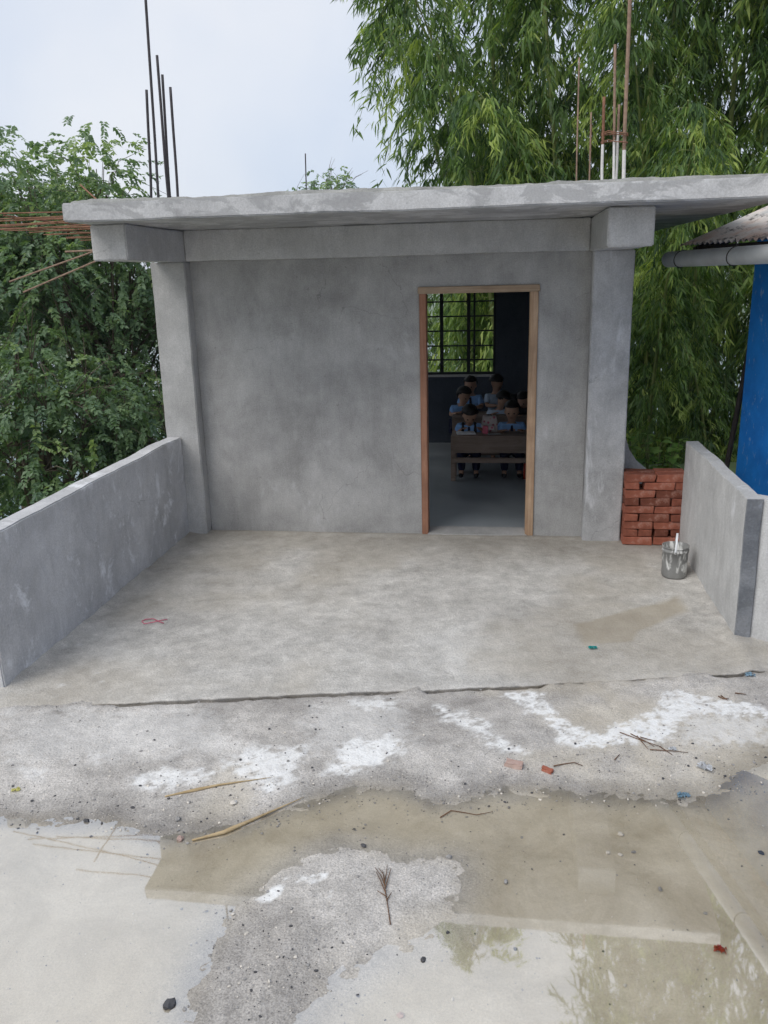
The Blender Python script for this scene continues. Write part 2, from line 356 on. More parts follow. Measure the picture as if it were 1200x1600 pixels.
s = NT('puddle_water'); t = s.t; t.nodes.remove(s.b)
fr = s.n('ShaderNodeLayerWeight'); fr.inputs['Blend'].default_value = 0.5
bf = s.math('SUBTRACT', 1.0, s.n('ShaderNodeNewGeometry').outputs['Backfacing'])      # light leaving the water is not reflected back
fac = s.math('ADD', 0.33, s.math('MULTIPLY', s.math('POWER', fr.outputs['Facing'], 3.0), 0.6), True)
fac = s.math('MULTIPLY', fac, bf)
gl = s.n('ShaderNodeBsdfGlossy'); gl.inputs['Roughness'].default_value = 0.025; gl.inputs['Color'].default_value = (1, 1, 1, 1)
tr = s.n('ShaderNodeBsdfTransparent'); tr.inputs['Color'].default_value = (0.98, 0.97, 0.945, 1)
nb = s.bump(s.noise(5, 2), 0.015, 0.01); s.l(nb, gl.inputs['Normal'])
mx_ = s.n('ShaderNodeMixShader'); s.l(fac, mx_.inputs[0]); s.l(tr.outputs[0], mx_.inputs[1]); s.l(gl.outputs[0], mx_.inputs[2])
s.l(mx_.outputs[0], s.out.inputs[0]); M['water'] = s.m

s = NT('hillside')
n = s.noise(0.02, 8, 0.65); col = s.ramp(n, [(0.3, (0.06, 0.10, 0.045)), (0.6, (0.12, 0.16, 0.07)), (0.75, (0.20, 0.21, 0.12))])
M['hill'] = s.fin(s.mix(0.6, col, s.ramp(s.noise(1.4, 9, 0.75), [(0.3, 0.45), (0.7, 1.4)]), 'MULTIPLY'), 0.95)

# ------------------------------------------------------------------ terrain to the horizon
def terrain():
    rr = np.concatenate([np.linspace(0, 30, 31), np.geomspace(32, 3500, 60)]); na = 96
    A = np.linspace(0, 2 * math.pi, na + 1); RR, AA = np.meshgrid(rr, A)
    X = 2 + RR * np.cos(AA); Y = RR * np.sin(AA)
    side = np.clip((-X - 0.5) / 14, 0, 1); back = np.clip((Y - 4.3) / 12, 0, 1)
    drop = np.maximum(side, back * 0.55)
    z = -0.35 - 8.0 * sstep(0, 1, drop) - 1.0 * sstep(0, .2, drop)
    far = sstep(25, 160, RR); z = z * (1 - far) + far * (-45 + 12 * fbm(X, Y, 0.006, 5, 3))
    z = z + sstep(300, 1400, RR) * (22 + 34 * fbm(X, Y, 0.0016, 5, 9))
    me = grid_mesh('ground', rr, A, z, X, Y)
    tag(mesh_obj('ground', me, M['hill']), kind='structure')
terrain()
s = NT('added_lake_water'); s.fin((0.05, 0.12, 0.12), 0.08, s.bump(s.noise(0.5, 3), 0.2, 0.2), 0.5); M['added_lake'] = s.m  # invented water sheet; mirrored sky supplies the pale tone seen between the trees
bm = bmesh.new(); bmesh.ops.create_circle(bm, cap_ends=True, segments=64, radius=640)
for v in bm.verts: v.co += Vector((-330, 420, -39.0))
tag(bm_obj('added_lake', bm, M['added_lake']), kind='structure')

# ------------------------------------------------------------------ courtyard, veranda floor, puddle
ZW = -0.022
PUD = wpoly([(-260, 1265), (-60, 1272), (35, 1283), (95, 1285), (165, 1286), (225, 1306), (262, 1309), (300, 1302), (380, 1287), (440, 1263), (482, 1255), (545, 1233),
             (620, 1229), (652, 1242), (682, 1254), (730, 1250), (772, 1236), (830, 1236), (900, 1241), (985, 1246), (1050, 1252), (1110, 1242), (1160, 1212), (1230, 1186), (1500, 1180),
             (1900, 1700), (1300, 2100), (500, 2100), (-500, 2000), (-700, 1500)], ZW)
HUMP = wpoly([(250, 1760), (292, 1620), (318, 1550), (345, 1480), (362, 1440), (400, 1398), (440, 1370), (482, 1345), (525, 1330), (585, 1338), (640, 1346), (706, 1348), (716, 1372), (698, 1415),
              (700, 1440), (650, 1468), (570, 1500), (505, 1545), (470, 1600), (430, 1700), (360, 1790)], ZW)
LIMES = [(1.0, 0.012, [(782,1083),(852,1084),(866,1112),(900,1138),(948,1146),(990,1126),(1020,1104),(1040,1100),(1022,1082),(1060,1078),(1110,1092),(1195,1103),(1198,1122),(1120,1118),(1060,1118),(1062,1150),(1000,1160),(950,1168),(890,1172),(872,1160),(868,1140),(830,1115)]),
         (0.5, 0.05, [(1060,1112),(1198,1118),(1215,1165),(1060,1162)]),
         (0.9, 0.03, [(685,1105),(730,1116),(765,1132),(795,1162),(825,1176),(800,1180),(762,1165),(730,1142),(690,1125)]),
         (0.75, 0.03, [(535,1093),(622,1094),(628,1110),(560,1114)]),
         (0.95, 0.03, [(525,1162),(608,1150),(642,1160),(612,1190),(560,1206),(502,1206),(518,1186)]),
         (0.85, 0.04, [(388,1170),(482,1164),(472,1200),(455,1225),(420,1236),(368,1215),(348,1190)]),
         (0.85, 0.03, [(208,1216),(250,1204),(332,1205),(322,1225),(270,1233),(214,1231)]),
         (0.5, 0.03, [(125,1170),(168,1178),(155,1192),(130,1186)]), (0.45, 0.04, [(35,1198),(85,1205),(70,1220),(30,1215)]),
         (1.0, 0.012, [(488,1392),(526,1393),(522,1411),(494,1413)]), (1.0, 0.008, [(462,1364),(502,1366),(480,1377)]), (1.0, 0.006, [(412,1396),(438,1374),(442,1378),(418,1400)]),
         (0.30, 0.10, [(470,1095),(640,1095),(650,1170),(480,1180)]), (0.28, 0.12, [(0,1110),(330,1105),(400,1180),(0,1200)])]

crack_px = [(-300, 1122), (0, 1106), (100, 1100), (250, 1093), (400, 1087), (520, 1081), (620, 1077), (660, 1076), (780, 1071), (900, 1065), (1060, 1056), (1200, 1048), (1500, 1030)]
cpts = np.array(wpoly(crack_px, 0.0))
def crack_y(x): return np.interp(x, cpts[:, 0], cpts[:, 1]) + 0.024 * fbm(x, x * 0 + 4, 5, 6, 77, 0.75)
cx_ = np.array([on_z(u_, 1080)[0] for u_ in (150, 210, 600, 632, 652, 668, 820, 860, 1050, 1075, 1120, 1140, 1180, 1195)])
cd_ = np.array([0.15, 1.0, 1.0, 0.25, 0.05, 0.9, 0.8, 0.35, 0.35, 0.1, 0.15, 1.0, 1.0, 0.3])
def crack_d(x): return np.interp(x, cx_, cd_) * (0.55 + 0.45 * np.abs(fbm(x, x * 0, 9, 3, 5)) * 2)

def spaced(lo, a, b, hi, d, k=14):
    c = np.arange(a, b, d); l = a - np.geomspace(d, a - lo, k)[::-1]; h = c[-1] + np.geomspace(d, hi - c[-1], k); return np.concatenate([l, c, h])
def courtyard():
    xs = spaced(-6.0, -0.4, 4.5, 12.0, 0.0125); ys = spaced(-22.0, -5.4, -2.15, -2.10, 0.0125, 12)
    ys = ys[ys <= -2.10]; X, Y = np.meshgrid(xs, ys)
    sp = np.minimum(sdf_poly(X, Y, PUD), -sdf_poly(X, Y, HUMP)); nse = fbm(X, Y, 3.2, 6, 11)
    sp = sp + 0.040 * nse + 0.016 * fbm(X, Y, 16, 4, 13, 0.65)
    z = np.where(sp > 0, ZW - 0.020 * sstep(0, 0.45, sp) - 0.0022 * sstep(0, 0.06, sp), ZW + 0.019 * sstep(0, 0.34, -sp) + 0.0016 * sstep(0, 0.05, -sp))
    z = z + 0.0030 * fbm(X, Y, 6, 5, 21) * sstep(-0.02, 0.25, np.abs(sp)) + 0.0030 * fbm(X, Y, 24, 4, 31) * (sp < 0.06)
    # debris ridges and footprints
    z = z + 0.004 * np.maximum(0, fbm(X, Y * 1.7, 9, 4, 41) - 0.25)
    dc = crack_y(X) - Y                     # distance in front of the slab edge
    z = np.where(dc > -0.06, z - (0.052 * crack_d(X)) * np.where(dc > 0, np.exp(-(dc / 0.035) ** 2), 1.0) - 0.004 * (dc < 0), np.minimum(z, -0.012) - 0.08)
    z = np.where((dc > 0) & (dc < 0.25), z + (1 - dc / 0.25) * 0.004, z)
    z = z + np.where(dc > -0.05, 0.009 * np.clip(1 - crack_d(X) * 1.6, 0, 1) * np.exp(-(dc / 0.06) ** 2), 0)
    z = np.where(X < -2.5, z - 0.5 * sstep(0.0, 1.5, -2.5 - X), z)
    me = grid_mesh('courtyard', xs, ys, z)
    lime = np.zeros_like(X); n2 = fbm(X, Y, 9, 6, 51, 0.72); n3 = fbm(X, Y * 1.3, 26, 4, 57, 0.75)
    for wgt, soft, poly in LIMES:
        sd_ = sdf_poly(X, Y, wpoly(poly, -0.005)); lime = np.maximum(lime, wgt * sstep(-soft, soft, sd_ * 0.8 + n2 * max(0.055, soft * 1.3) + 0.02 * n3) * sstep(-0.28, 0.22, n3 + sd_ * 3.5))
    lime *= np.where(sp > 0, 0.12, 1.0)
    dh = sdf_poly(X, Y, HUMP); nearh = sstep(-0.30, -0.02, dh)
    wet_shade = (1 - 0.75 * nearh) * sstep(-0.20, 0.02, sp + 0.06 * nse) * np.where(sp > 0, np.exp(-(sp / 0.05) ** 2), 1.0); mud = sstep(-0.09, 0.12, sp + 0.07 * fbm(X, Y, 5, 5, 61))
    lowleft = np.clip(sstep(1.75, 1.35, X + 0.2 * nse) * sstep(-4.02, -4.20, Y + 0.1 * nse) + sstep(-4.42, -4.62, Y + 0.1 * nse) * sstep(3.1, 2.6, X), 0, 1)
    mud = mud * (1 - 0.12 * lowleft) * (1 - 0.6 * sstep(-0.20, 0.0, dh))
    right = sstep(2.9, 3.7, X) * sstep(-0.45, -0.05, sp); mud = np.maximum(mud, 0.75 * right)
    left = sstep(1.0, 0.6, X) * 0.0; mud = np.clip(mud + left, 0, 1)
    brown = 0.5 * sstep(0.0, 0.45, fbm(X, Y, 1.3, 4, 71)); mud = np.maximum(mud, brown)
    for nm, ar in (('lime', lime), ('wet_shade', wet_shade), ('mud', mud)): set_attr(me, nm, ar)
    tag(mesh_obj('courtyard', me, M['court']), kind='structure')
    bm = bmesh.new(); vs_ = [bm.verts.new((x, y, ZW)) for x, y in ((-2.6, -12), (9, -12), (9, -2.95), (-2.6, -2.95))]; bm.faces.new(vs_)
    tag(bm_obj('puddle_water', bm, M['water']), kind='structure')
    return xs, ys, z
GX, GY, GZ = courtyard()
def gz(x, y):
    i = min(max(int(np.searchsorted(GX, x)) - 1, 0), len(GX) - 1); j = min(max(int(np.searchsorted(GY, y)) - 1, 0), len(GY) - 1); return float(GZ[j, i])
def on_ground(u_, v_):
    p = on_z(u_, v_, -0.015); p.z = gz(p.x, p.y) if p.y < crack_y(np.array(p.x)) else 0.0; return p

def veranda():
    xs = np.arange(-0.9, 4.9, 0.018); n = 170; t = np.linspace(0, 1, n)
    yc = crack_y(xs); X = np.tile(xs, (n, 1)); Y = yc[None] * (1 - t[:, None]) + 0.30 * t[:, None]
    z = 0.003 * fbm(X, Y, 2.0, 5, 81) + 0.0016 * fbm(X, Y, 14, 4, 91) - 0.006 * np.exp(-((Y - yc[None]) / 0.03) ** 2)
    edge = 0.016 * np.exp(-((X + 0.16) / 0.05) ** 2) + 0.016 * np.exp(-((X - 3.954) / 0.06) ** 2) + 0.010 * np.exp(-((Y - 0.05) / 0.04) ** 2)
    z = z + edge * (1 + fbm(X, Y, 8, 4, 3)) - 0.003
    X = np.vstack([X[:1], X]); Y = np.vstack([Y[:1] + 0.055, Y[:1] + 0.010, Y]); X = np.vstack([X[:1], X]); z = np.vstack([z[:1] - 0.12, z[:1] - 0.012, z]); n += 2
    me = grid_mesh('veranda_floor', xs, np.arange(n), z, X, Y)
    p = wpoly([(895, 975), (940, 960), (1010, 945), (1060, 930), (1075, 955), (1010, 985), (1000, 1005), (905, 1012)], 0)
    q = wpoly([(880, 860), (1020, 855), (1030, 905), (940, 900)], 0)
    n2 = fbm(X, Y, 4, 5, 12)
    mud = np.maximum(0.85 * sstep(-0.03, 0.05, sdf_poly(X, Y, p) + 0.05 * n2), 0.40 * sstep(-0.1, 0.15, sdf_poly(X, Y, q) + 0.1 * n2))
    mud = np.maximum(mud, 0.42 * sstep(-0.1, 0.4, fbm(X, Y, 0.9, 5, 44)))
    mud = np.maximum(mud, 0.45 * sstep(-0.9, 0.1, Y + 0.25 * n2))  # browner and darker towards the wall: shade below the slab painted in
    wet_shade = 0.35 * mud + 0.35 * sstep(-0.5, 0.1, Y + 0.3 * n2)  # damp of the muddy patches, plus the same painted slab shade by the wall
    lime = 0.18 * sstep(0.25, 0.6, fbm(X, Y, 1.4, 6, 15, 0.65)) + 0.4 * sstep(0.42, 0.55, fbm(X, Y, 7, 5, 19, 0.7)) * sstep(0.0, 0.4, fbm(X, Y, 1.1, 3, 4))
    for nm, ar in (('lime', np.clip(lime, 0, 0.7)), ('wet_shade', wet_shade), ('mud', mud)): set_attr(me, nm, ar)
    tag(mesh_obj('veranda_floor', me, M['floor']), kind='structure')
veranda()

# ------------------------------------------------------------------ the school building
HB, ZS0, ZS1 = 2.292, 2.530, 2.644          # beam soffit, slab soffit, slab top
W_ = 3.218; YB = 4.06
D0, D1, DH = 1.880, 2.820, 2.05             # door frame outer edges
sb = thing('school_building', 'unfinished grey cement classroom building with open doorway and flat concrete roof slab', 'building', (1.6, 0.05, 0))
SB = Vector((1.6, 0.05, 0))
def reb(o):
    o.matrix_parent_inverse = Matrix.Translation(-SB); return o
def part(o): o.parent = sb; return reb(o)
bm = bmesh.new()
WY0, WY1 = 0.105, 0.24
add_box(bm, (0.001, WY0, -0.05), (D0, WY1, HB)); add_box(bm, (D1, WY0, -0.05), (W_ - 0.001, WY1, HB)); add_box(bm, (D0, WY0, DH), (D1, WY1, HB))
bmesh.ops.remove_doubles(bm, verts=bm.verts, dist=1e-5)
part(bm_obj('front_wall', bm, M['wall']))
def warped_box(name, lo, hi, mat, amp=0.006, step=0.07, seed=1, bevel=0.008):
    bm = bmesh.new(); add_box(bm, lo, hi)
    bmesh.ops.bevel(bm, geom=list(bm.edges), offset=bevel, segments=2, affect='EDGES')
    L = [hi[i] - lo[i] for i in range(3)]
    for ax in range(3):
        k = int(L[ax] / step)
        for i in range(1, k):
            co = [0, 0, 0]; co[ax] = lo[ax] + L[ax] * i / k; no = [0, 0, 0]; no[ax] = 1
            bmesh.ops.bisect_plane(bm, geom=list(bm.verts) + list(bm.edges) + list(bm.faces), plane_co=co, plane_no=no)
    P = np.array([v.co[:] for v in bm.verts])
    for ax in range(3):
        d = amp * fbm(P[:, (ax + 1) % 3] + 3 * ax, P[:, (ax + 2) % 3], 2.4, 4, seed + ax) + 0.45 * min(amp, .007) * fbm(P[:, (ax + 1) % 3] + 3 * ax, P[:, (ax + 2) % 3], 13, 3, seed + ax + 40, 0.7)
        for v, q in zip(bm.verts, d): v.co[ax] += q
    return bm_obj(name, bm, mat, smooth=False)
part(warped_box('column', (-0.29, -0.012, -0.05), (0.0, 0.28, HB - 0.002), M['column'], seed=3))
part(warped_box('column', (W_, -0.012, -0.05), (3.520, 0.28, HB - 0.002), M['column2'], seed=8))
part(warped_box('cantilever_beam', (-0.247, -1.093, HB), (0.003, 0.30, ZS0 - 0.001), M['beam'], seed=13))
part(warped_box('cantilever_beam', (3.189, -1.093, HB - 0.004), (3.475, 0.30, ZS0 - 0.001), M['beam'], seed=18))
part(warped_box('front_beam', (0.004, 0.0, HB - 0.001), (3.188, 0.24, ZS0 - 0.001), M['beam'], seed=23))
slab = part(warped_box('roof_slab', (-0.274, -1.397, ZS0), (4.20, 4.40, ZS1), M['slab'], 0.007, 0.075, 28, 0.008))
bm = bmesh.new(); LY0, LY1, LZ0, LZ1 = 0.75, 3.55, 0.82, 2.20
for lo, hi in (((-.15, .281, -.05), (0, LY0, ZS0 - .002)), ((-.15, LY1, -.05), (0, YB + .15, ZS0 - .002)), ((-.15, LY0, -.05), (0, LY1, LZ0)), ((-.15, LY0, LZ1), (0, LY1, ZS0 - .002))): add_box(bm, lo, hi)
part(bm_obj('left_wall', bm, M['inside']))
bm = bmesh.new()
for k in range(5): y_ = LY0 + (LY1 - LY0) * k / 4; add_box(bm, (-.10, max(LY0, y_ - .02), LZ0), (-.06, min(LY1, y_ + .02), LZ1))
for k in range(1, 6): z_ = LZ0 + (LZ1 - LZ0) * k / 6; add_box(bm, (-.088, LY0 + .02, z_ - .008), (-.072, LY1 - .02, z_ + .008))
part(bm_obj('side_window_grille', bm, M['grille']))
for nm, lo, hi in (('right_wall', (W_ + 0.06, 0.281, -0.05), (3.46, YB + 0.15, ZS0 - 0.002)),):
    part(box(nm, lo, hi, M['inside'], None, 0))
# back wall with the window opening
WX0, WX1, WZ0, WZ1 = 1.02, 2.455, 0.885, 2.02
bm = bmesh.new()
for lo, hi in (((0.001, YB, -.05), (WX0, YB + .14, ZS0 - .003)), ((WX1, YB, -.05), (W_ + .059, YB + .14, ZS0 - .003)), ((WX0, YB, -.05), (WX1, YB + .14, WZ0)), ((WX0, YB, WZ1), (WX1, YB + .14, ZS0 - .003))): add_box(bm, lo, hi)
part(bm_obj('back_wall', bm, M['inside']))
part(box('room_floor', (-0.1, 0.302, -0.06), (3.4, YB + 0.02, 0.004), M['room_floor'], None, 0))
part(box('door_sill', (D0 + .05, 0.06, -0.04), (D1 - .05, 0.301, 0.010), M['column'], None, 0.006))
win = part(bpy.data.objects.new('window', None)); COL.objects.link(win)
def wpart(o): o.parent = win; return o
WM = 0.045
bm = bmesh.new(); yf0, yf1 = YB + 0.03, YB + 0.075
for lo, hi in (((WX0, yf0, WZ0), (WX0 + .04, yf1, WZ1)), ((WX1 - .03, yf0, WZ0), (WX1, yf1, WZ1)), ((WX0 + .04, yf0, WZ0), (WX1 - .03, yf1, WZ0 + .03)), ((WX0 + .04, yf0, WZ1 - .04), (WX1 - .03, yf1, WZ1))): add_box(bm, lo, hi)
wpart(bm_obj('frame', bm, M['grille']))
for x0, ww in ((1.44, .04), (1.775, .042), (2.115, .042), (2.187, .024)): wpart(box('mullion', (x0 - ww / 2, yf0 + .003, WZ0 + .03), (x0 + ww / 2, yf1 - .003, WZ1 - .04), M['grille'], None, 0))
for z_ in (1.07, 1.245, 1.43, 1.61, 1.79, 1.95): wpart(box('glazing_bar', (WX0 + .04, yf0 + .010, z_ - .009), (WX1 - .03, yf1 - .012, z_ + .009), M['grille'], None, 0))
wpart(box('window_sill', (WX0 - .03, YB - .03, WZ0 - .025), (WX1 + .03, YB - .001, WZ0 + .004), M['beam'], None, 0.004))
# door frame: the posts narrow slightly differently, as hand-sawn timber
fr_ = part(bpy.data.objects.new('door_frame', None)); COL.objects.link(fr_)
def fpart(o): o.parent = fr_; return o
fpart(warped_box('left_post', (D0 + .002, 0.088, -0.02), (D0 + .055, 0.225, DH - .055), M['door_wood_red'], 0.0025, 0.2, 51, 0.004))
fpart(warped_box('right_post', (D1 - .068, 0.088, -0.02), (D1 - .002, 0.225, DH - .055), M['door_wood'], 0.0025, 0.2, 55, 0.004))
fpart(warped_box('head_rail', (D0 - .008, 0.083, DH - .054), (D1 + .008, 0.227, DH - .001), M['door_wood_x'], 0.002, 0.2, 59, 0.004))
# raw edge of the slab screed: a ragged low crust along the roof edge
def crust():
    xs = np.arange(-0.27, 4.19, 0.018); ys = np.concatenate([np.arange(-1.395, -1.05, 0.02), np.linspace(-1.03, 4.38, 60)])
    X, Y = np.meshgrid(xs, ys); fall = sstep(-1.395, -1.345, Y + 0.015 * fbm(X, Y, 8, 4, 6))
    z = ZS1 - 0.012 + (0.034 + 0.016 * fbm(X, Y, 7, 5, 2, 0.7) + 0.012 * fbm(X, Y, 1.5, 3, 8)) * fall * sstep(-0.27, -0.20, X)
    o = mesh_obj('screed_crust', grid_mesh('screed_crust', xs, ys, z), M['crust']); o.parent = slab
crust()
# concave mortar fillet behind the right column
bm = bmesh.new()
add_prism(bm, [(3.521, 0.0), (3.95, 0.0), (3.93, 0.44), (3.80, 0.48), (3.68, 0.58), (3.60, 0.70), (3.56, 0.82), (3.521, 0.95)], 'y', 0.30, 0.46)
part(bm_obj('buttress', bm, M['column']))

# reinforcement bars
def rebar(p0, p1, rad, mat, bend=0.01, white_to=None):
    p0, p1 = Vector(p0), Vector(p1); rnd = random.Random(int(p0.x * 1000) + int(p1.z * 777))
    off = Vector((rnd.uniform(-1, 1), rnd.uniform(-1, 1), rnd.uniform(-.5, .5))) * bend
    pts = []
    for i in range(13):
        t_ = i / 12; pts.append(p0.lerp(p1, t_) + off * math.sin(t_ * math.pi) + off * 0.3 * math.sin(t_ * 7))
    bm = bmesh.new(); add_tube(bm, pts, rad, 7)
    # ribs
    L = (p1 - p0).length; d = (p1 - p0).normalized()
    o = bm_obj('rebar', bm, [mat, M['white_paint']], None, True)
    if white_to:
        for f in o.data.polygons:
            if f.center.z < white_to: f.material_index = 1
    o.parent = slab; return o
for p0, p1 in (((-.21, -.1, 2.6), (-.15, -.1, 3.54)), ((-.14, -.1, 2.6), (-.085, -.1, 4.35)), ((-.055, -.08, 2.6), (-.04, -.1, 3.77)), ((-.085, .02, 2.6), (-.05, .0, 3.66)), ((.018, -.1, 2.6), (.04, -.1, 3.55))):
    rebar(p0, p1, 0.0105, M['steel_dark'], 0.012)
for p0, p1, rd, wt, mt in (((3.085, .15, 2.6), (3.07, .15, 3.64), .006, None, 'rust_light'), ((3.18, .15, 2.6), (3.17, .15, 3.27), .006, None, 'rust_light'), ((3.19, .25, 2.6), (3.185, .25, 3.2), .005, None, 'rust'),
                       ((3.285, .15, 2.6), (3.26, .15, 3.37), .011, 3.04, 'rust'), ((3.36, .15, 2.6), (3.32, .15, 3.71), .010, 3.06, 'rust_light'), ((3.375, .26, 2.6), (3.38, .26, 3.33), .009, 3.12, 'rust_light'), ((3.435, .15, 2.6), (3.408, .15, 4.2), .014, 3.05, 'rust_light')):
    rebar(p0, p1, rd, M[mt], 0.012, wt)
rebar((.69, 1.5, 2.6), (.70, 1.5, 3.25), .006, M['steel_dark'], 0.01)
zt = on_y(960, 210, .15).z
for dz in (0, .012, -.05):
    pts = [(3.262, .135, zt + dz), (3.30, .128, zt + .012 + dz), (3.36, .13, zt - .004 + dz), (3.44, .135, zt - .01 + dz), (3.445, .17, zt - .012 + dz), (3.40, .28, zt + .02 + dz), (3.30, .27, zt + .015 + dz), (3.25, .16, zt + dz)]
    o = tube('tie_wire', pts, .004, M['rust'], None, 5); o.parent = slab
random.seed(4)
for i, (y0, ln, zz, dy, dz) in enumerate([(-1.2, .72, 2.60, .05, .02), (-.98, 1.25, 2.60, .08, .0), (-.75, 1.1, 2.585, -.03, .01), (-.5, 1.5, 2.58, .12, -.03), (-.28, .9, 2.57, .05, -.03), (-.02, 1.45, 2.585, -.1, .0), (.25, 1.0, 2.57, .1, -.02),
                                       (.6, 1.6, 2.59, .0, .02), (.95, 1.3, 2.58, -.1, .0), (1.35, 1.7, 2.60, .1, .01), (1.8, 1.5, 2.58, .0, -.02), (2.3, 1.8, 2.59, .1, .02), (-1.1, 1.5, 2.57, .3, -.01), (-.62, 1.35, 2.60, -.2, .015), (-.38, 1.2, 2.595, .2, .0), (.1, 1.3, 2.575, .05, .02), (.42, 1.7, 2.60, -.1, .01), (.78, 1.2, 2.57, .15, -.02), (1.15, 1.5, 2.59, .0, .0), (1.6, 1.6, 2.57, .1, .01)]):
    rebar((-.2, y0, zz), (-.274 - ln, y0 + dy, zz + dz), .0045, M['rust'], 0.02)
rebar((-.88, -1.05, 2.612), (-.95, 1.6, 2.605), .0055, M['rust'], 0.02)
rebar((-1.25, -.55, 2.575), (-1.28, 2.0, 2.60), .0055, M['rust'], 0.02)
rebar((-.2, -.6, 2.46), (-1.17, -.62, 2.17), .0065, M['rust_light'], 0.02); rebar((-.2, -.6, 2.40), (-1.08, -.6, 2.09), .0065, M['rust_light'], 0.02)
rebar((-.2, -.75, 2.375), (-.62, -.75, 2.37), .007, M['rust_light'], 0.005); rebar((-.18, -.9, 2.62), (-.62, -.4, 2.86), .006, M['rust'], 0.015)

# ------------------------------------------------------------------ parapet walls
HP = 0.863
o = warped_box('parapet_wall', (-0.285, -2.909, -0.08), (-0.161, -0.014, HP), M['parapet'], 0.010, 0.055, 61)
tag(o, 'long low grey plastered wall along the left edge of the veranda', 'wall')
o = warped_box('parapet_wall', (3.954, -1.879, -0.06), (4.045, -0.16, HP), M['parapet_light'], 0.009, 0.055, 66, 0.003)
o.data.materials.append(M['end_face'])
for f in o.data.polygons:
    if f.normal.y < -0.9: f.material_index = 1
tag(o, 'short low grey wall with dark damp end beside the bucket', 'wall')
bm = bmesh.new(); add_prism(bm, [(4.047, -1.86), (4.50, -2.22), (5.25, -2.82), (5.31, -2.74), (4.56, -2.14), (4.047, -1.73)], 'z', -0.06, HP - 0.006)
tag(bm_obj('boundary_wall', bm, M['parapet_light'], bevel=0.005), 'pale low wall angling away at the right edge of the frame', 'wall')

# ------------------------------------------------------------------ blue house
ga, gb = on_y(1045, 405.5, .20), on_y(1200, 397, -1.15); g2 = Vector((gb.x - ga.x, gb.y - ga.y, 0)).normalized()
E0 = on_y(1062, 383, .14); RZ = math.atan2(g2.x, -g2.y)       # local +x away from the veranda, local -y towards the camera
bh = thing('blue_house', 'bright blue painted house with rusty corrugated roof at the right', 'house', (E0.x, E0.y, 0), RZ)
EZ, RUN, SLP, YN = E0.z, 2.5, 0.40, -7.0
bm = bmesh.new(); add_prism(bm, [(.52, -.1), (2 * RUN - .52, -.1), (2 * RUN - .52, EZ + .46 * SLP), (RUN, EZ + (RUN - .06) * SLP), (.52, EZ + .46 * SLP)], 'y', YN + .4, -.17)
bm_obj('wall', bm, M['blue'], bh)
def gable_roof():
    bm = bmesh.new(); pitch, amp = .076, .010; n = int(-YN / pitch * 8)
    for sgn in (0, 1):
        prev = None
        for i in range(n + 1):
            y = YN * i / n; c = amp * math.sin(y / pitch * 2 * math.pi)
            ring = [bm.verts.new(((RUN * k / 10 if sgn == 0 else 2 * RUN - RUN * k / 10), y, EZ + RUN * SLP * k / 10 + c)) for k in range(11)]
            if prev:
                for k in range(10): bm.faces.new((prev[k], prev[k + 1], ring[k + 1], ring[k]))
            prev = ring
    rf = bm_obj('roof', bm, M['iron'], bh, True)
    bm = bmesh.new(); add_tube(bm, [(RUN, .05, EZ + RUN * SLP + .01), (RUN, YN - .05, EZ + RUN * SLP + .01)], .06, 8); bm_obj('ridge_capping', bm, M['iron'], rf, True)
    for k in range(4):
        y = -.10 - k * 2.2; bm = bmesh.new(); add_prism(bm, [(.06, EZ - .10), (.06, EZ - .02), (RUN, EZ + RUN * SLP - .045), (RUN, EZ + RUN * SLP - .125)], 'y', y - .05, y); bm_obj('rafter', bm, M['post'], rf)
    bm = bmesh.new(); add_box(bm, (.065, YN + .05, EZ - .10), (.10, -.16, EZ - .012)); bm_obj('fascia', bm, M['post'], rf)
gable_roof()
WI = Matrix.Translation((E0.x, E0.y, 0)) @ Matrix.Rotation(RZ, 4, 'Z'); WI = WI.inverted()
ga = WI @ ga; gb = WI @ gb; gd = gb - ga
bm = bmesh.new(); N = 24; ends = [ga, ga + gd * 4.5]
ax_ = gd.normalized(); s1 = ax_.cross(Vector((0, 0, 1))).normalized(); s2 = s1.cross(ax_); rings = []
for rr_ in (.058, .051):
    rings.append([[bm.verts.new(e + (s1 * math.cos(k * 2 * math.pi / N) + s2 * math.sin(k * 2 * math.pi / N)) * rr_) for k in range(N)] for e in ends])
for k in range(N):
    j = (k + 1) % N
    for q in (0, 1): bm.faces.new((rings[q][0][k], rings[q][0][j], rings[q][1][j], rings[q][1][k]))
    for e in (0, 1): bm.faces.new((rings[0][e][k], rings[0][e][j], rings[1][e][j], rings[1][e][k]))
gut = bm_obj('gutter_pipe', bm, M['pvc'], bh, True)
for t_ in (.16, .72, 1.35, 2.3, 3.4):
    c = ga + gd * t_; pts = [c + s1 * (-.061) * math.cos(a) + s2 * .061 * math.sin(a) + ax_ * (.02 * math.sin(a)) for a in np.linspace(0, 2 * math.pi, 20)]
    pts += [c + s2 * .07, c + s2 * .11 + s1 * .01]
    tube('tie_wire', pts, .004, M['wire'], gut, 5)
p0, p1 = on_y(1134, 735, .25), on_y(1172, 540, .25); d = p1 - p0
tag(tube('timber_post', [p0 - d * 0.6, p0, p1, p1 + d * .9], .022, M['post'], None, 8), 'thin dark leaning post against the corner of the blue wall', 'post')

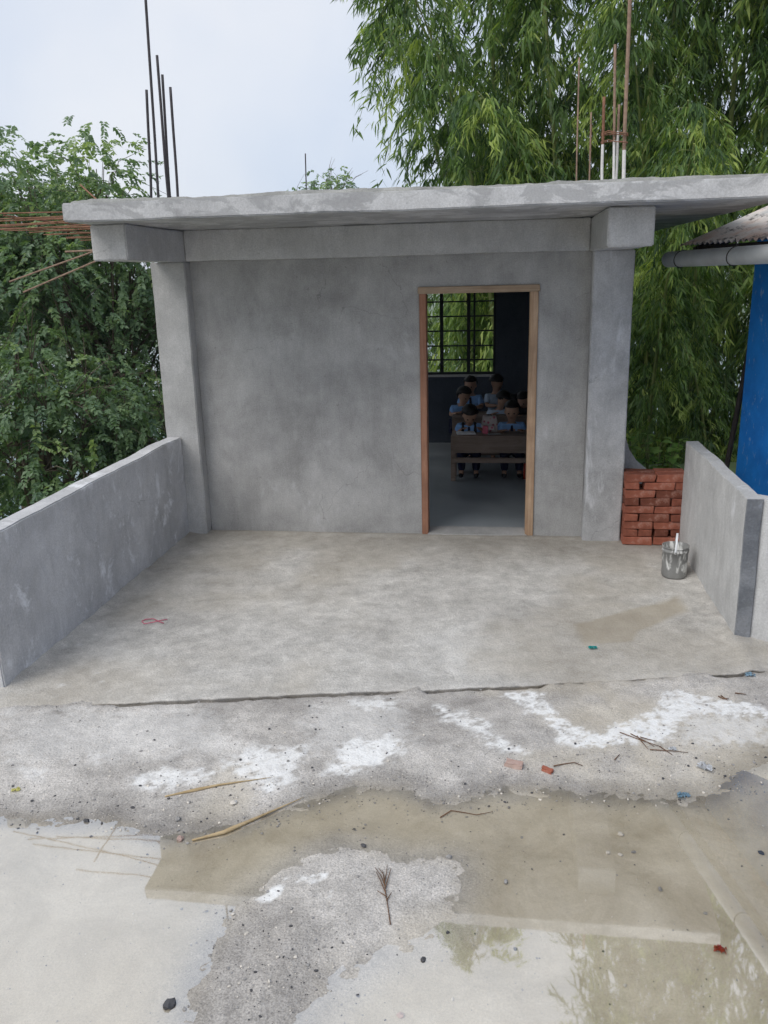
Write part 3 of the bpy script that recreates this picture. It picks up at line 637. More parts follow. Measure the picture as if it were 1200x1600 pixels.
# ------------------------------------------------------------------ brick stack
bs = thing('brick_stack', 'dry stack of red bricks filling the gap beside the right column', 'bricks', (3.73, -0.02, 0)); BS = Vector((3.73, -0.02, 0))
def brick_mesh(L, D, H, seed):
    rnd = random.Random(seed); bm = bmesh.new(); add_box(bm, (-L / 2, -D / 2, -H / 2), (L / 2, D / 2, H / 2))
    for v in bm.verts: v.co += Vector((rnd.uniform(-1, 1), rnd.uniform(-1, 1), rnd.uniform(-1, 1))) * 0.0055
    bmesh.ops.bevel(bm, geom=list(bm.edges), offset=0.006, segments=1, affect='EDGES')
    bmesh.ops.recalc_face_normals(bm, faces=bm.faces); me = bpy.data.meshes.new('brick'); bm.to_mesh(me); bm.free(); me.materials.append(M['brick']); return me
st_ = [brick_mesh(.232, .112, .060, k) for k in range(4)]; he_ = [brick_mesh(.110, .232, .060, 10 + k) for k in range(4)]
random.seed(11); x0b, zc = 3.528, 0.0
rows = ['SS', 'HHhH', 'SS', 'HSH', 'SS', 'HSH', 'SS', 'HgSH', 'SS']
for r_i, row in enumerate(rows):
    zc = 0.003 + r_i * 0.0650 + 0.030; x = x0b + random.uniform(-.003, .003) - r_i * 0.0002
    for ch in row:
        if ch == 'g': x += .022; continue
        L = .232 if ch == 'S' else .110
        me = random.choice(st_ if ch == 'S' else he_); o = bpy.data.objects.new('brick', me); link(o, bs)
        depth = .112 if ch == 'S' else .232
        o.location = Vector((x + L / 2, -0.115 + depth / 2 + random.uniform(-.008, .008), zc)) - BS
        o.rotation_euler = (0, random.uniform(-.012, .012), random.uniform(-.03, .03)); x += L + (.004 if ch == 'S' else .008) + random.uniform(0, .006)
        if ch == 'h': x += .012
    if row == 'SS':       # back leaf that carries the headers
        for k in range(2):
            o = bpy.data.objects.new('brick', random.choice(st_)); link(o, bs); o.location = Vector((x0b + .118 + k * .240, 0.062, zc)) - BS

# ------------------------------------------------------------------ bucket
bp = on_z(1056, 906, 0.0); bk = thing('bucket', 'small grey plastic bucket streaked with white paint, handle upright', 'bucket', (bp.x, bp.y + .085, 0.002), 0.0)
bm = bmesh.new(); add_lathe(bm, [(.070, .012), (.072, 0), (.082, 0.0), (.086, .01), (.088, .10), (.090, .190), (.094, .192), (.094, .205), (.090, .207), (.090, .222), (.094, .224), (.094, .232), (.088, .232), (.085, .12), (.082, .02), (.02, .018)], 40)
bmesh.ops.recalc_face_normals(bm, faces=bm.faces); bm_obj('body', bm, M['bucket'], bk, True)
bm = bmesh.new(); prev = None; hp = []
for i in range(25):
    a = math.pi * i / 24; hp.append(Vector((0.006 * math.sin(a), -.097 * math.cos(a), .20 + .115 * math.sin(a))))
for i, p in enumerate(hp):
    ring = [bm.verts.new(p + Vector((dx, 0, 0)) + (p - Vector((0, 0, .2))).normalized() * dr) for dx, dr in ((-.007, 0), (.007, 0), (.007, .004), (-.007, .004))]
    if prev:
        for k in range(4): bm.faces.new((prev[k], prev[(k + 1) % 4], ring[(k + 1) % 4], ring[k]))
    prev = ring
h_ = bm_obj('handle', bm, M['paper'], bk, True); h_.rotation_euler = (0, 0, -.19)
for sgn in (-1, 1):
    bm = bmesh.new(); add_tube(bm, [(0, sgn * .090, .20), (0, sgn * .104, .20)], .009, 10); o = bm_obj('handle_lug', bm, M['bucket'], bk, True); o.rotation_euler = (0, 0, -.19)

# ------------------------------------------------------------------ classroom furniture and children
def desk(label, x0, x1, y, zt_, mat, ydepth=.30):
    t_ = thing('school_desk', label, 'desk', ((x0 + x1) / 2, y, 0.004), 0, 'desks inside the classroom'); hw = (x1 - x0) / 2; zt_ -= .004
    box('desktop', (-hw - .02, -.03, zt_ - .025), (hw + .02, ydepth, zt_), mat, t_, .004)
    box('front_panel', (-hw + .001, -.002, zt_ - .185), (hw - .001, .016, zt_ - .026), mat, t_, .002)
    for sx in (-1, 1):
        for yy in (0.017, ydepth - .06):
            box('leg', (sx * hw - .024, yy, 0), (sx * hw + .024, yy + .045, zt_ - .026), mat, t_, .003)
    box('foot_rail', (-hw - .022, -.032, zt_ - .285), (hw + .022, .0165, zt_ - .235), mat, t_, .003)
    box('shelf', (-hw + .03, .018, zt_ - .16), (hw - .03, ydepth - .065, zt_ - .145), mat, t_, .002)
    return t_
desk('dark wooden school desk nearest the doorway, two children behind it', 2.04, 3.02, 1.95, .50, M['desk'])
desk('dark school desk in the second row, behind the two front children', 2.00, 2.98, 2.86, .56, M['desk'])
desk('pale wooden desk by the right wall beyond the door post', 2.80, 3.19, 3.25, .70, M['desk_light'], .26)
def bench(label, x0, x1, y, zt_):
    t_ = thing('bench', label, 'bench', ((x0 + x1) / 2, y, 0.004), 0, 'benches inside the classroom'); hw = (x1 - x0) / 2; zt_ -= .004
    box('seat', (-hw, -.10, zt_ - .03), (hw, .10, zt_), M['desk'], t_, .004)
    for sx in (-1, 1): box('leg', (sx * (hw - .05) - .02, -.08, 0), (sx * (hw - .05) + .02, .08, zt_ - .031), M['desk'], t_, .003)
bench('low bench under the two children at the front desk', 2.05, 3.0, 2.38, .25)
bench('bench under the children in the second row', 2.0, 2.95, 3.24, .33)

dg = bpy.context.evaluated_depsgraph_get
def skin_obj(name, verts, edges, rad, mat, parent, levels=2):
    me = bpy.data.meshes.new(name); me.from_pydata([tuple(v) for v in verts], edges, []); o = bpy.data.objects.new(name, me); COL.objects.link(o)
    md = o.modifiers.new('skin', 'SKIN'); md.use_smooth_shade = True
    if not me.skin_vertices: 
        bm = bmesh.new(); bm.from_mesh(me); bm.verts.layers.skin.verify(); bm.to_mesh(me); bm.free()
    for i, r_ in enumerate(rad): me.skin_vertices[0].data[i].radius = (r_, r_) if isinstance(r_, (int, float)) else r_
    me.skin_vertices[0].data[0].use_root = True
    sb_ = o.modifiers.new('sub', 'SUBSURF'); sb_.levels = levels; sb_.render_levels = levels
    ev = o.evaluated_get(dg()); m2 = bpy.data.meshes.new_from_object(ev); m2.name = name
    bpy.data.objects.remove(o); bpy.data.meshes.remove(me)
    m2.polygons.foreach_set('use_smooth', [True] * len(m2.polygons))
    m2.materials.clear(); return mesh_obj(name, m2, mat, parent)
def child(label, x, y, seat, rz=0.0, sc=1.0, pitch=0.15, yaw=0.0, lean=0.06, hands=((-.10, -.20, .26), (.10, -.20, .26)), shirt='shirt', straps=False, tie=True, long_hair=False, legs=True):
    t_ = thing('person', label, 'person', (x, y, seat), rz, 'children sitting in the classroom'); t_.scale = (sc,) * 3
    def ln(p): return Vector((p[0], p[1] - lean * p[2] / .3, p[2]))
    HM = Matrix.Rotation(yaw, 3, 'Z') @ Matrix.Rotation(pitch, 3, 'X'); piv = ln((0, 0, .335))
    def hd(p): return piv + HM @ (Vector(p) - Vector((0, 0, .335)))
    V, E, RD = [], [], []
    def add(p, r_, par=None):
        V.append(Vector(p)); RD.append(r_)
        if par is not None: E.append((par, len(V) - 1))
        return len(V) - 1
    pel = add((0, 0, .06), (.088, .075)); wa = add(ln((0, 0, .15)), (.078, .062), pel); ch = add(ln((0, 0, .245)), (.088, .062), wa)
    nk = add(ln((0, .005, .318)), .034, ch); jw = add(hd((0, -.008, .372)), (.044, .050), nk); fc = add(hd((0, -.010, .415)), (.068, .076), jw)
    cr_ = add(hd((0, -.004, .462)), (.080, .086), fc); tp = add(hd((0, 0, .510)), (.066, .072), cr_); add(hd((0, 0, .545)), (.030, .034), tp)
    arms = []
    for sx, hnd in zip((-1, 1), hands):
        sh = ln((sx * .105, 0, .285)); h_v = Vector(hnd); el = (sh + h_v) / 2 + Vector((sx * .045, .035, -.055))
        a = add(sh, .036, ch); b = add(el, .027, a); c = add(h_v, .019, b); pm = h_v + (h_v - el).normalized() * .035
        d_ = add(pm, (.024, .012), c); arms.append((sh, el, h_v))
        fd = (h_v - el).normalized(); sd_ = fd.cross(Vector((0, 0, 1))).normalized()
        for k, (o_, l_) in enumerate(((-.018, .030), (-.006, .036), (.006, .034), (.018, .026))):
            e1 = add(pm + fd * .016 + sd_ * o_, .0065, d_); e2 = add(pm + fd * (.016 + l_ * .55) + sd_ * o_ * 1.1 - Vector((0, 0, .004)), .006, e1); add(pm + fd * (.016 + l_) + sd_ * o_ * 1.1 - Vector((0, 0, .014)), .005, e2)
        e1 = add(h_v + fd * .020 - sd_ * sx * .026, .007, c); add(h_v + fd * .045 - sd_ * sx * .034, .006, e1)
    if legs:
        for sx in (-1, 1):
            hp_ = add((sx * .06, -.03, .05), .055, pel); kn = add((sx * .075, -.23, .045), .042, hp_); an = add((sx * .075, -.235, .035 - min(seat, .33) / sc * .80), .026, kn); add((sx * .078, -.31, .02 - min(seat, .33) / sc * .86), (.024, .018), an)
    body = skin_obj('body', V, E, RD, M['skin'], t_, 3)
    # sculpt the face into the head: nose, brow, eye hollows, cheeks, chin, ears
    HI = HM.inverted(); loc_ = [HI @ (v.co - piv) + Vector((0, 0, .335)) for v in body.data.vertices]
    def g(q, c, r_): return math.exp(-((Vector(q) - Vector(c)).length / r_) ** 2)
    yf = min((q.y for q in loc_ if abs(q.x) < .02 and abs(q.z - .42) < .02), default=-.07); xs_ = max((q.x for q in loc_ if abs(q.z - .43) < .015), default=.07)
    for v, q in zip(body.data.vertices, loc_):
        if q.z < .345: continue
        n_ = Vector((q.x, q.y, 0)); d = Vector((0, 0, 0))
        d.y -= .016 * g(q, (0, yf, .413), .015) + .006 * g(q, (0, yf, .430), .013) + .006 * g(q, (0, yf + .01, .368), .022) + .004 * g(q, (0, yf, .392), .012)
        for sx in (-1, 1):
            d.y += .006 * g(q, (sx * .028, yf, .434), .014); d.y -= .004 * g(q, (sx * .028, yf, .452), .016) + .004 * g(q, (sx * .036, yf + .01, .408), .018)
            d.x += sx * .016 * g(q, (sx * xs_, .006, .425), .016)
        v.co += HM @ d
    def face_y(x_, z_): return min((q.y for q in loc_ if abs(q.x - x_) < .014 and abs(q.z - z_) < .014), default=yf)
    # shirt: torso, collar and short sleeves, a little outside the body
    V, E, RD = [], [], []
    pel = add((0, 0, .055), (.100, .088)); wa = add(ln((0, 0, .15)), (.092, .077), pel); ch = add(ln((0, 0, .245)), (.104, .077), wa); add(ln((0, 0, .305)), (.052, .046), ch)
    for sh, el, hn in arms: a = add(sh, .049, ch); add(sh.lerp(el, .80), .043, a)
    skin_obj('shirt', V, E, RD, M[shirt], t_, 2)
    if legs:
        V, E, RD = [], [], []; pel = add((0, 0, .045), (.104, .085))
        for sx in (-1, 1): a = add((sx * .06, -.04, .05), .066, pel); b = add((sx * .075, -.235, .047), .056, a); add((sx * .075, -.240, .035 - min(seat, .33) / sc * .84), .038, b)
        skin_obj('trousers', V, E, RD, M['navy'], t_, 1)
        for sx in (-1, 1): skin_obj('shoe', [(sx * .076, -.225, .018 - min(seat, .33) / sc * .86), (sx * .078, -.27, .018 - min(seat, .33) / sc * .86), (sx * .079, -.325, .014 - min(seat, .33) / sc * .86)], [(0, 1), (1, 2)], [.032, .031, .024], M['black_cloth'], t_, 1)
    # hair cap with a fringe
    bm = bmesh.new(); bmesh.ops.create_uvsphere(bm, u_segments=22, v_segments=16, radius=1.0); rnd = random.Random(int(x * 1000)); kill = []
    for v in bm.verts:
        c = v.co.copy(); low = -.15 if c.y > -.25 else .26 + .09 * math.sin(c.x * 9)
        if long_hair and c.y > -.1: low = -.75
        if c.z < low: kill.append(v); continue
        k = 1 + .05 * math.sin(c.x * 14 + rnd.random() * .5) * math.cos(c.z * 9)
        v.co = hd((c.x * .088 * k, .004 + c.y * .097 * k, .462 + c.z * .094 * k))
    bmesh.ops.delete(bm, geom=kill, context='VERTS'); bmesh.ops.solidify(bm, geom=list(bm.faces), thickness=.006)
    bm_obj('hair', bm, M['hair'], t_, True)
    for sx in (-1, 1):
        bm = bmesh.new(); bmesh.ops.create_uvsphere(bm, u_segments=8, v_segments=6, radius=1)
        for v in bm.verts: v.co = hd((sx * .028 + v.co.x * .011, face_y(sx * .028, .434) + .003 + v.co.y * .006, .434 + v.co.z * .0065))
        bm_obj('eye', bm, M['dark_eye'], t_, True)
    bm = bmesh.new(); bmesh.ops.create_uvsphere(bm, u_segments=8, v_segments=6, radius=1)
    for v in bm.verts: v.co = hd((v.co.x * .016, face_y(0, .390) - .002 + v.co.y * .005, .389 + v.co.z * .004))
    bm_obj('mouth', bm, M['lip'], t_, True)
    if tie:
        bm = bmesh.new(); a = [ln((-.010, -.052, .300)), ln((.010, -.052, .300)), ln((.020, -.089, .18)), ln((0, -.091, .155)), ln((-.020, -.089, .18))]
        f = bm.faces.new([bm.verts.new(p) for p in a]); bmesh.ops.solidify(bm, geom=[f], thickness=-.008); bm_obj('tie', bm, M['navy'], t_)
    if straps:
        for sx in (-1, 1):
            pts = [ln((sx * .062, .085, .20)), ln((sx * .062, .06, .29)), ln((sx * .062, -.01, .328)), ln((sx * .064, -.07, .285)), ln((sx * .066, -.093, .20)), ln((sx * .072, -.09, .13))]
            tube('strap', pts, .016, M['black_cloth'], t_, 6)
    return t_
child('girl in light blue shirt with dark straps, writing at the front desk', 2.20, 2.35, .25, 0.0, 1.04, 0.52, .15, .16, ((-.08, -.19, .262), (.13, -.19, .262)), straps=True, long_hair=True)
child('child in blue shirt and navy tie at the front desk by the door post', 2.645, 2.36, .25, .05, 1.05, .12, -.12, .10, ((-.10, -.20, .25), (.10, -.20, .25)))
child('child half hidden behind the writing girl, only a blue sleeve showing', 2.06, 3.18, .33, .2, 1.0, .30, .5, .12, ((-.08, -.20, .24), (.08, -.20, .24)), long_hair=True)
child('child in blue shirt below the window, leftmost head of the back group', 2.17, 3.42, .40, 0.0, 1.0, .10, -.2, .02, ((-.08, -.20, .20), (.08, -.20, .20)), legs=False)
child('child in pale shirt turned away below the window corner', 2.46, 3.48, .41, 0.4, 1.0, .1, 1.9, .02, ((-.08, -.20, .20), (.08, -.20, .20)), 'shirt_pale', tie=False, legs=False)
child('child leaning sideways over the second desk, face turned right', 2.50, 3.14, .29, .1, 1.0, .45, .9, .14, ((-.08, -.20, .27), (.12, -.20, .27)), 'shirt_pale', tie=False)
child('child in pale shirt at the pale desk, mostly hidden by the door post', 2.80, 3.10, .28, .0, 1.0, .3, -.4, .12, ((-.08, -.20, .26), (.08, -.20, .26)), 'shirt_pale')
def bag(name, label, cat, loc, size, mat, rz=0):
    t_ = thing(name, label, cat, loc, rz); sx, sy, sz = size
    bm = bmesh.new(); bmesh.ops.create_cube(bm, size=1); bmesh.ops.subdivide_edges(bm, edges=list(bm.edges), cuts=4, use_grid_fill=True)
    for v in bm.verts:
        c = v.co; k = 1 - .30 * max(0, c.z + .1) ** 2 * 2; b = 1 + .18 * (1 - (2 * c.x) ** 2) * (1 - (2 * c.z) ** 2)
        v.co = Vector((c.x * sx * k, c.y * sy * b * k, (c.z + .5) * sz))
    bm_obj('body', bm, mat, t_, True)
    bm = bmesh.new(); add_box(bm, (-sx * .36, -sy * .66, sz * .08), (sx * .36, -sy * .50, sz * .48)); bm_obj('pocket', bm, mat, t_, bevel=.012)
    tube('handle', [(-sx * .14, 0, sz * .93), (-sx * .1, 0, sz * 1.05), (sx * .1, 0, sz * 1.05), (sx * .14, 0, sz * .93)], .007, M['black_cloth'], t_, 6); return t_
bag('school_bag', 'white and pink patterned school bag between the two front children', 'bag', (2.415, 2.19, .501), (.17, .09, .17), M['floral'])
bag('school_bag', 'black school bag on the second desk behind the child with the tie', 'bag', (2.73, 2.97, .561), (.24, .13, .23), M['black_cloth'], .2)
bag('school_bag', 'small red bag on the floor under the front desk by the door post', 'bag', (2.84, 2.12, .006), (.12, .08, .20), M['red'])
def sheet(name, label, cat, loc, pts, mat, rz=0, th=.004):
    bm = bmesh.new(); f = bm.faces.new([bm.verts.new(p) for p in pts]); bmesh.ops.solidify(bm, geom=[f], thickness=th); o = bm_obj(name, bm, mat); o.location = loc; o.rotation_euler.z = rz; return tag(o, label, cat)
nb_ = thing('notebook', 'open white notebook under the writing girl', 'book', (2.17, 2.06, .502), .15)
for sx in (-1, 1):
    bm = bmesh.new(); add_prism(bm, [(0, .0), (0, .010), (sx * .04, .016), (sx * .095, .012), (sx * .098, .0)], 'y', -.065, .065); bm_obj('page', bm, M['paper'], nb_)
sheet('paper', 'sheet of paper lying flat on the front desk', 'paper', (2.47, 2.02, .503), [(-.07, -.04, 0), (.07, -.04, .004), (.07, .05, 0), (-.07, .05, .002)], M['paper'], .2)
bm = bmesh.new(); add_box(bm, (-.03, -.02, 0), (.03, .02, .085)); o = bm_obj('pencil_box', bm, M['pink'], bevel=.008); o.location = (2.375, 2.05, .502); tag(o, 'pink pencil box standing beside the patterned bag', 'box')

# ------------------------------------------------------------------ litter and stones
def pebble_mesh(seed, sub=1):
    rnd = random.Random(seed); bm = bmesh.new(); bmesh.ops.create_icosphere(bm, subdivisions=sub, radius=1)
    sc = Vector((1, rnd.uniform(.6, .9), rnd.uniform(.4, .65)))
    for v in bm.verts: v.co = Vector((v.co.x * sc.x, v.co.y * sc.y, v.co.z * sc.z)) * rnd.uniform(.75, 1.15)
    me = bpy.data.meshes.new('stone'); bm.to_mesh(me); bm.free(); return me
def stone(u_, v_, size, mat, label, group=None, sub=2):
    p = on_ground(u_, v_); o = bpy.data.objects.new('stone', pebble_mesh(int(u_ * 7 + v_), sub)); o.data.materials.append(mat); COL.objects.link(o)
    o.scale = (size,) * 3; o.location = (p.x, p.y, p.z + size * .35); o.rotation_euler.z = u_; return tag(o, label, 'stone', group)
stone(265, 1567, .022, M['stone_dark'], 'dark angular stone in the pale puddle at the lower left')
stone(661, 1497, .012, M['stone_dark'], 'black round pebble in the shallow water near the bottom centre')
stone(568, 1320, .014, M['stone_dark'], 'dark pebble on the brown puddle edge above the grey hump')
stone(278, 1281, .014, M['stone'], 'grey stone on the damp shore above the puddle, left of the sticks')
stone(281, 1309, .018, M['brick_old'], 'pinkish brick pebble at the corner of the brown reflection')
stone(135, 1281, .014, M['stone_dark'], 'dark stone at the edge of the pale puddle on the far left')
stone(207, 1262, .010, M['stone_dark'], 'small dark pebble on dry ground left of the long stick')
stone(365, 1256, .016, M['stone_pale'], 'whitish stone between the two bamboo strips')
stone(970, 1298, .013, M['stone_pale'], 'pale pebble in the brown mud, right of centre')
stone(950, 1324, .010, M['stone_pale'], 'left pebble of the three lying close together in the mud')
stone(970, 1327, .011, M['stone_pale'], 'middle pale pebble of the three lying close together')
stone(990, 1323, .011, M['stone'], 'grey right pebble of the three lying close together')
stone(1032, 1380, .012, M['stone'], 'grey pebble alone in the right puddle')
stone(1190, 1325, .013, M['stone_dark'], 'dark stone in the mud at the right edge')
stone(790, 1374, .013, M['stone'], 'bluish grey pebble in the mud beside the grey hump')
stone(701, 1338, .014, M['stone'], 'grey pebble at the top right of the grey hump')
stone(625, 1695 - 115, .012, M['brick_old'], 'reddish pebble near the bottom centre of the frame')
def frag(label, u_, v_, dims, mat, rz, seed, name='brick_fragment', cat='brick'):
    rnd = random.Random(seed); p = on_ground(u_, v_); bm = bmesh.new(); add_box(bm, tuple(-d / 2 for d in dims), tuple(d / 2 for d in dims)); bmesh.ops.subdivide_edges(bm, edges=list(bm.edges), cuts=2, use_grid_fill=True)
    for v in bm.verts: v.co += Vector([rnd.uniform(-1, 1) * d * .07 for d in dims])
    o = bm_obj(name, bm, mat, bevel=0); o.location = (p.x, p.y, p.z + dims[2] * .45); o.rotation_euler = (.05, .06, rz); return tag(o, label, cat)
frag('pinkish broken brick chunk on the grit right of centre', 803, 1198, (.075, .036, .024), M['brick_old'], -.25, 3)
frag('small bright red brick chip beside the larger brick chunk', 855, 1206, (.048, .022, .018), M['brick'], -.5, 5)
def crumple(name, label, cat, u_, v_, size, mat, seed, flat=.4):
    p = on_ground(u_, v_); rnd = random.Random(seed); n = 9; bm = bmesh.new(); g = {}
    for i in range(n):
        for j in range(n): g[i, j] = bm.verts.new(((i / (n - 1) - .5) * size * 2 + rnd.uniform(-.1, .1) * size, (j / (n - 1) - .5) * size * 1.2 + rnd.uniform(-.1, .1) * size, rnd.uniform(0, flat) * size * (1 - abs(i / (n - 1) - .5))))
    for i in range(n - 1):
        for j in range(n - 1):
            if rnd.random() > .12: bm.faces.new((g[i, j], g[i + 1, j], g[i + 1, j + 1], g[i, j + 1]))
    for v in [v for v in bm.verts if not v.link_faces]: bm.verts.remove(v)
    bmesh.ops.solidify(bm, geom=list(bm.faces), thickness=.0015)
    o = bm_obj(name, bm, mat); o.location = (p.x, p.y, p.z + .004); o.rotation_euler.z = rnd.uniform(-.4, .4); return tag(o, label, cat)
crumple('paper_scrap', 'crumpled white paper on the grit at the right', 'litter', 1101, 1203, .034, M['paper'], 3, .9)
crumple('paper_scrap', 'tiny white scrap among dry twigs right of the lime spill', 'litter', 1050, 1175, .018, M['paper'], 8, .8)
crumple('wrapper', 'pale blue crumpled wrapper at the edge of the muddy puddle', 'litter', 1068, 1242, .026, M['bluep'], 4, .7)
crumple('wrapper', 'teal plastic scrap on the veranda floor', 'litter', 926, 1017, .026, M['teal'], 5, .5)
crumple('wrapper', 'blue plastic caught in the crack at the far right', 'litter', 1172, 1060, .03, M['bluep'], 6, .5)
crumple('wrapper', 'yellow scrap on the ground at the left edge', 'litter', 25, 1237, .018, M['yellow'], 7, .5)
crumple('leaf', 'curled red brown leaf in the puddle at the lower right', 'leaf', 1126, 1476, .020, M['red'], 9, 1.2)
crumple('paper_scrap', 'white square scrap above the split bamboo strips', 'litter', 365, 1255, .014, M['paper'], 10, .3)
def strip(name, label, cat, pts, rad, mat, flat=.4):
    P = [on_ground(*p) + Vector((0, 0, rad * .7)) for p in pts]; Q = []
    for i in range(len(P) - 1):
        for k in range(5): Q.append(P[i].lerp(P[i + 1], k / 5))
    Q.append(P[-1]); zmin = max(q.z for q in Q)
    for i, q in enumerate(Q): q.z = max(q.z, P[0].z + (P[-1].z - P[0].z) * i / (len(Q) - 1))
    n = len(Q); return tag(tube(name, Q, [rad * (1 - .75 * abs(2 * i / (n - 1) - .8)) if n > 2 else rad for i in range(n)], mat, None, 6), label, cat)
strip('bamboo_strip', 'longer thin bamboo strip lying left of centre above the puddle', 'stick', [(258, 1248), (300, 1240), (345, 1231), (425, 1218)], .0075, M['straw'])
strip('bamboo_strip', 'pale split bamboo strip half in the brown puddle', 'stick', [(300, 1312), (350, 1300), (400, 1279), (475, 1246)], .010, M['straw'])
def twig(label, segs, rad):
    t_ = thing('twig', label, 'twig', tuple(on_ground(*segs[0][0])))
    b0 = Vector(t_.location)
    for sg in segs:
        P = [on_ground(*p) + Vector((0, 0, .006)) - b0 for p in sg]; tube('stem', P, [rad * (1 - .5 * i / max(1, len(P) - 1)) for i in range(len(P))], M['twig'], t_, 5)
twig('branched dry reddish twig on the grit below the lime spill', [[(968, 1150), (1000, 1162), (1030, 1171)], [(985, 1152), (1010, 1165), (1022, 1172)], [(1015, 1177), (1045, 1178), (1075, 1180)], [(1000, 1158), (1025, 1163)], [(960, 1192), (968, 1184)], [(1030, 1171), (1050, 1184)], [(995, 1156), (1012, 1176)]], .0026)
twig('thin forked dry twig standing out on the grey hump', [[(610, 1446), (606, 1420), (602, 1395), (600, 1370), (592, 1358)], [(603, 1402), (594, 1378), (588, 1364)], [(602, 1392), (608, 1370), (611, 1358)], [(601, 1385), (598, 1362)], [(604, 1406), (590, 1398)], [(602, 1390), (596, 1372), (586, 1356)], [(601, 1380), (604, 1366), (605, 1352)], [(604, 1412), (612, 1400)]], .0022)
twig('thin dark twig lying in the brown puddle, centre right', [[(688, 1275), (705, 1265), (720, 1267), (745, 1271), (770, 1266)]], .0026)
twig('bent dark twig beside the red brick chip', [[(865, 1200), (880, 1197), (897, 1195), (910, 1200)]], .003)
twig('dark curled twig in the lime at the far right', [[(1122, 1093), (1130, 1097), (1138, 1096)], [(1126, 1092), (1136, 1099)], [(1148, 1088), (1165, 1090)]], .0035)
bm = bmesh.new()
P = [on_ground(*p) + Vector((0, 0, .005)) for p in [(262, 972), (250, 974), (238, 977), (226, 979), (222, 975), (228, 972), (240, 971), (248, 975), (256, 978)]]
add_tube(bm, P, .003, 5); tag(bm_obj('string', bm, M['pink'], None, True), 'loop of red string lying on the veranda floor', 'string')

def gravel():
    rng = np.random.default_rng(5); ico = [pebble_mesh(100 + k, 1) for k in range(5)]
    base = [(np.array([v.co[:] for v in mm.vertices]), np.array([p.vertices[:] for p in mm.polygons])) for mm in ico]
    VV, FF, off, kept = [], [], 0, 0
    for i in range(15000):
        u_ = rng.uniform(-40, 1240); v_ = rng.uniform(1075, 1620)
        p = on_z(u_, v_, -.015); x, y = p.x, p.y
        d = 0.5 * fbm(np.array([x]), np.array([y]), 1.6, 4, 5)[0] + .5
        band = math.exp(-((v_ - 1265 + .06 * (u_ - 200)) / 45) ** 2) * 1.2 + math.exp(-((u_ - 440) / 90) ** 2 - ((v_ - 1500) / 90) ** 2) * .9 + math.exp(-((u_ - 1000) / 120) ** 2 - ((v_ - 1190) / 25) ** 2) + .16 + .5 * math.exp(-((v_ - 1092 + .05 * (u_ - 300)) / 10) ** 2)
        z = gz(x, y)
        if z < ZW - .006: band *= .25
        if y > crack_y(np.array(x)) - .01 or rng.random() > band * (0.25 + d): continue
        sz = min(.0085, .0022 * rng.pareto(2.6) + .0022); V_, F_ = base[i % 5]; a = rng.uniform(0, 6.28); c, s_ = math.cos(a), math.sin(a)
        Q = V_ * sz; Q = np.stack([Q[:, 0] * c - Q[:, 1] * s_ + x, Q[:, 0] * s_ + Q[:, 1] * c + y, Q[:, 2] + z + sz * .3], 1)
        VV.append(Q); FF.append((F_ + off, rng.random())); off += len(Q)
    V = np.concatenate(VV); F = np.concatenate([f for f, _ in FF]); me = fast_mesh('gravel', V, F.ravel(), np.arange(len(F)) * 3, np.full(len(F), 3))
    for k in ('stone', 'stone_pale', 'stone_dark'): me.materials.append(M[k])
    mi = np.concatenate([np.full(len(f), 0 if r_ < .5 else (1 if r_ < .78 else 2)) for f, r_ in FF]); me.polygons.foreach_set('material_index', mi.astype(np.int32))
    o = bpy.data.objects.new('gravel', me); COL.objects.link(o); tag(o, 'scattered fine gravel and grit over the courtyard', 'gravel', kind='stuff')
gravel()

# ------------------------------------------------------------------ foliage
def leaves_mesh(name, base, dirv, nrm, L, Wd, tint, droop=0.15, simple=False):
    n = len(base); dirv = dirv / np.linalg.norm(dirv, axis=1, keepdims=True)
    side = np.cross(dirv, nrm); side /= np.linalg.norm(side, axis=1, keepdims=True) + 1e-9; up = np.cross(side, dirv)
    L = L[:, None]; Wd = Wd[:, None]; dz = np.array([[0, 0, -1.0]])
    if simple:
        P = [base, base + dirv * L * .45 + side * Wd + up * Wd * .25, base + dirv * L + dz * L * droop, base + dirv * L * .45 - side * Wd + up * Wd * .25]
        V = np.stack(P, 1).reshape(-1, 3); F = np.arange(n * 4); me = fast_mesh(name, V, F, np.arange(n) * 4, np.full(n, 4)); k = 4
    else:
        m1 = base + dirv * L * .30 + dz * L * droop * .1; m2 = base + dirv * L * .66 + dz * L * droop * .45
        P = [base, m1 + side * Wd + up * Wd * .3, m2 + side * Wd * .72 + up * Wd * .2, base + dirv * L + dz * L * droop, m2 - side * Wd * .72 + up * Wd * .2, m1 - side * Wd + up * Wd * .3]
        V = np.stack(P, 1).reshape(-1, 3); b = np.arange(n)[:, None] * 6
        F = np.concatenate([b + np.array([[0, 1, 5]]), b + np.array([[1, 2, 4, 5]]), b + np.array([[2, 3, 4]])], 1).ravel()
        tot = np.tile([3, 4, 3], n); st = np.concatenate([[0], np.cumsum(tot)[:-1]]); me = fast_mesh(name, V, F, st, tot); k = 6
    set_attr(me, 'tint', np.repeat(tint, k)); return me
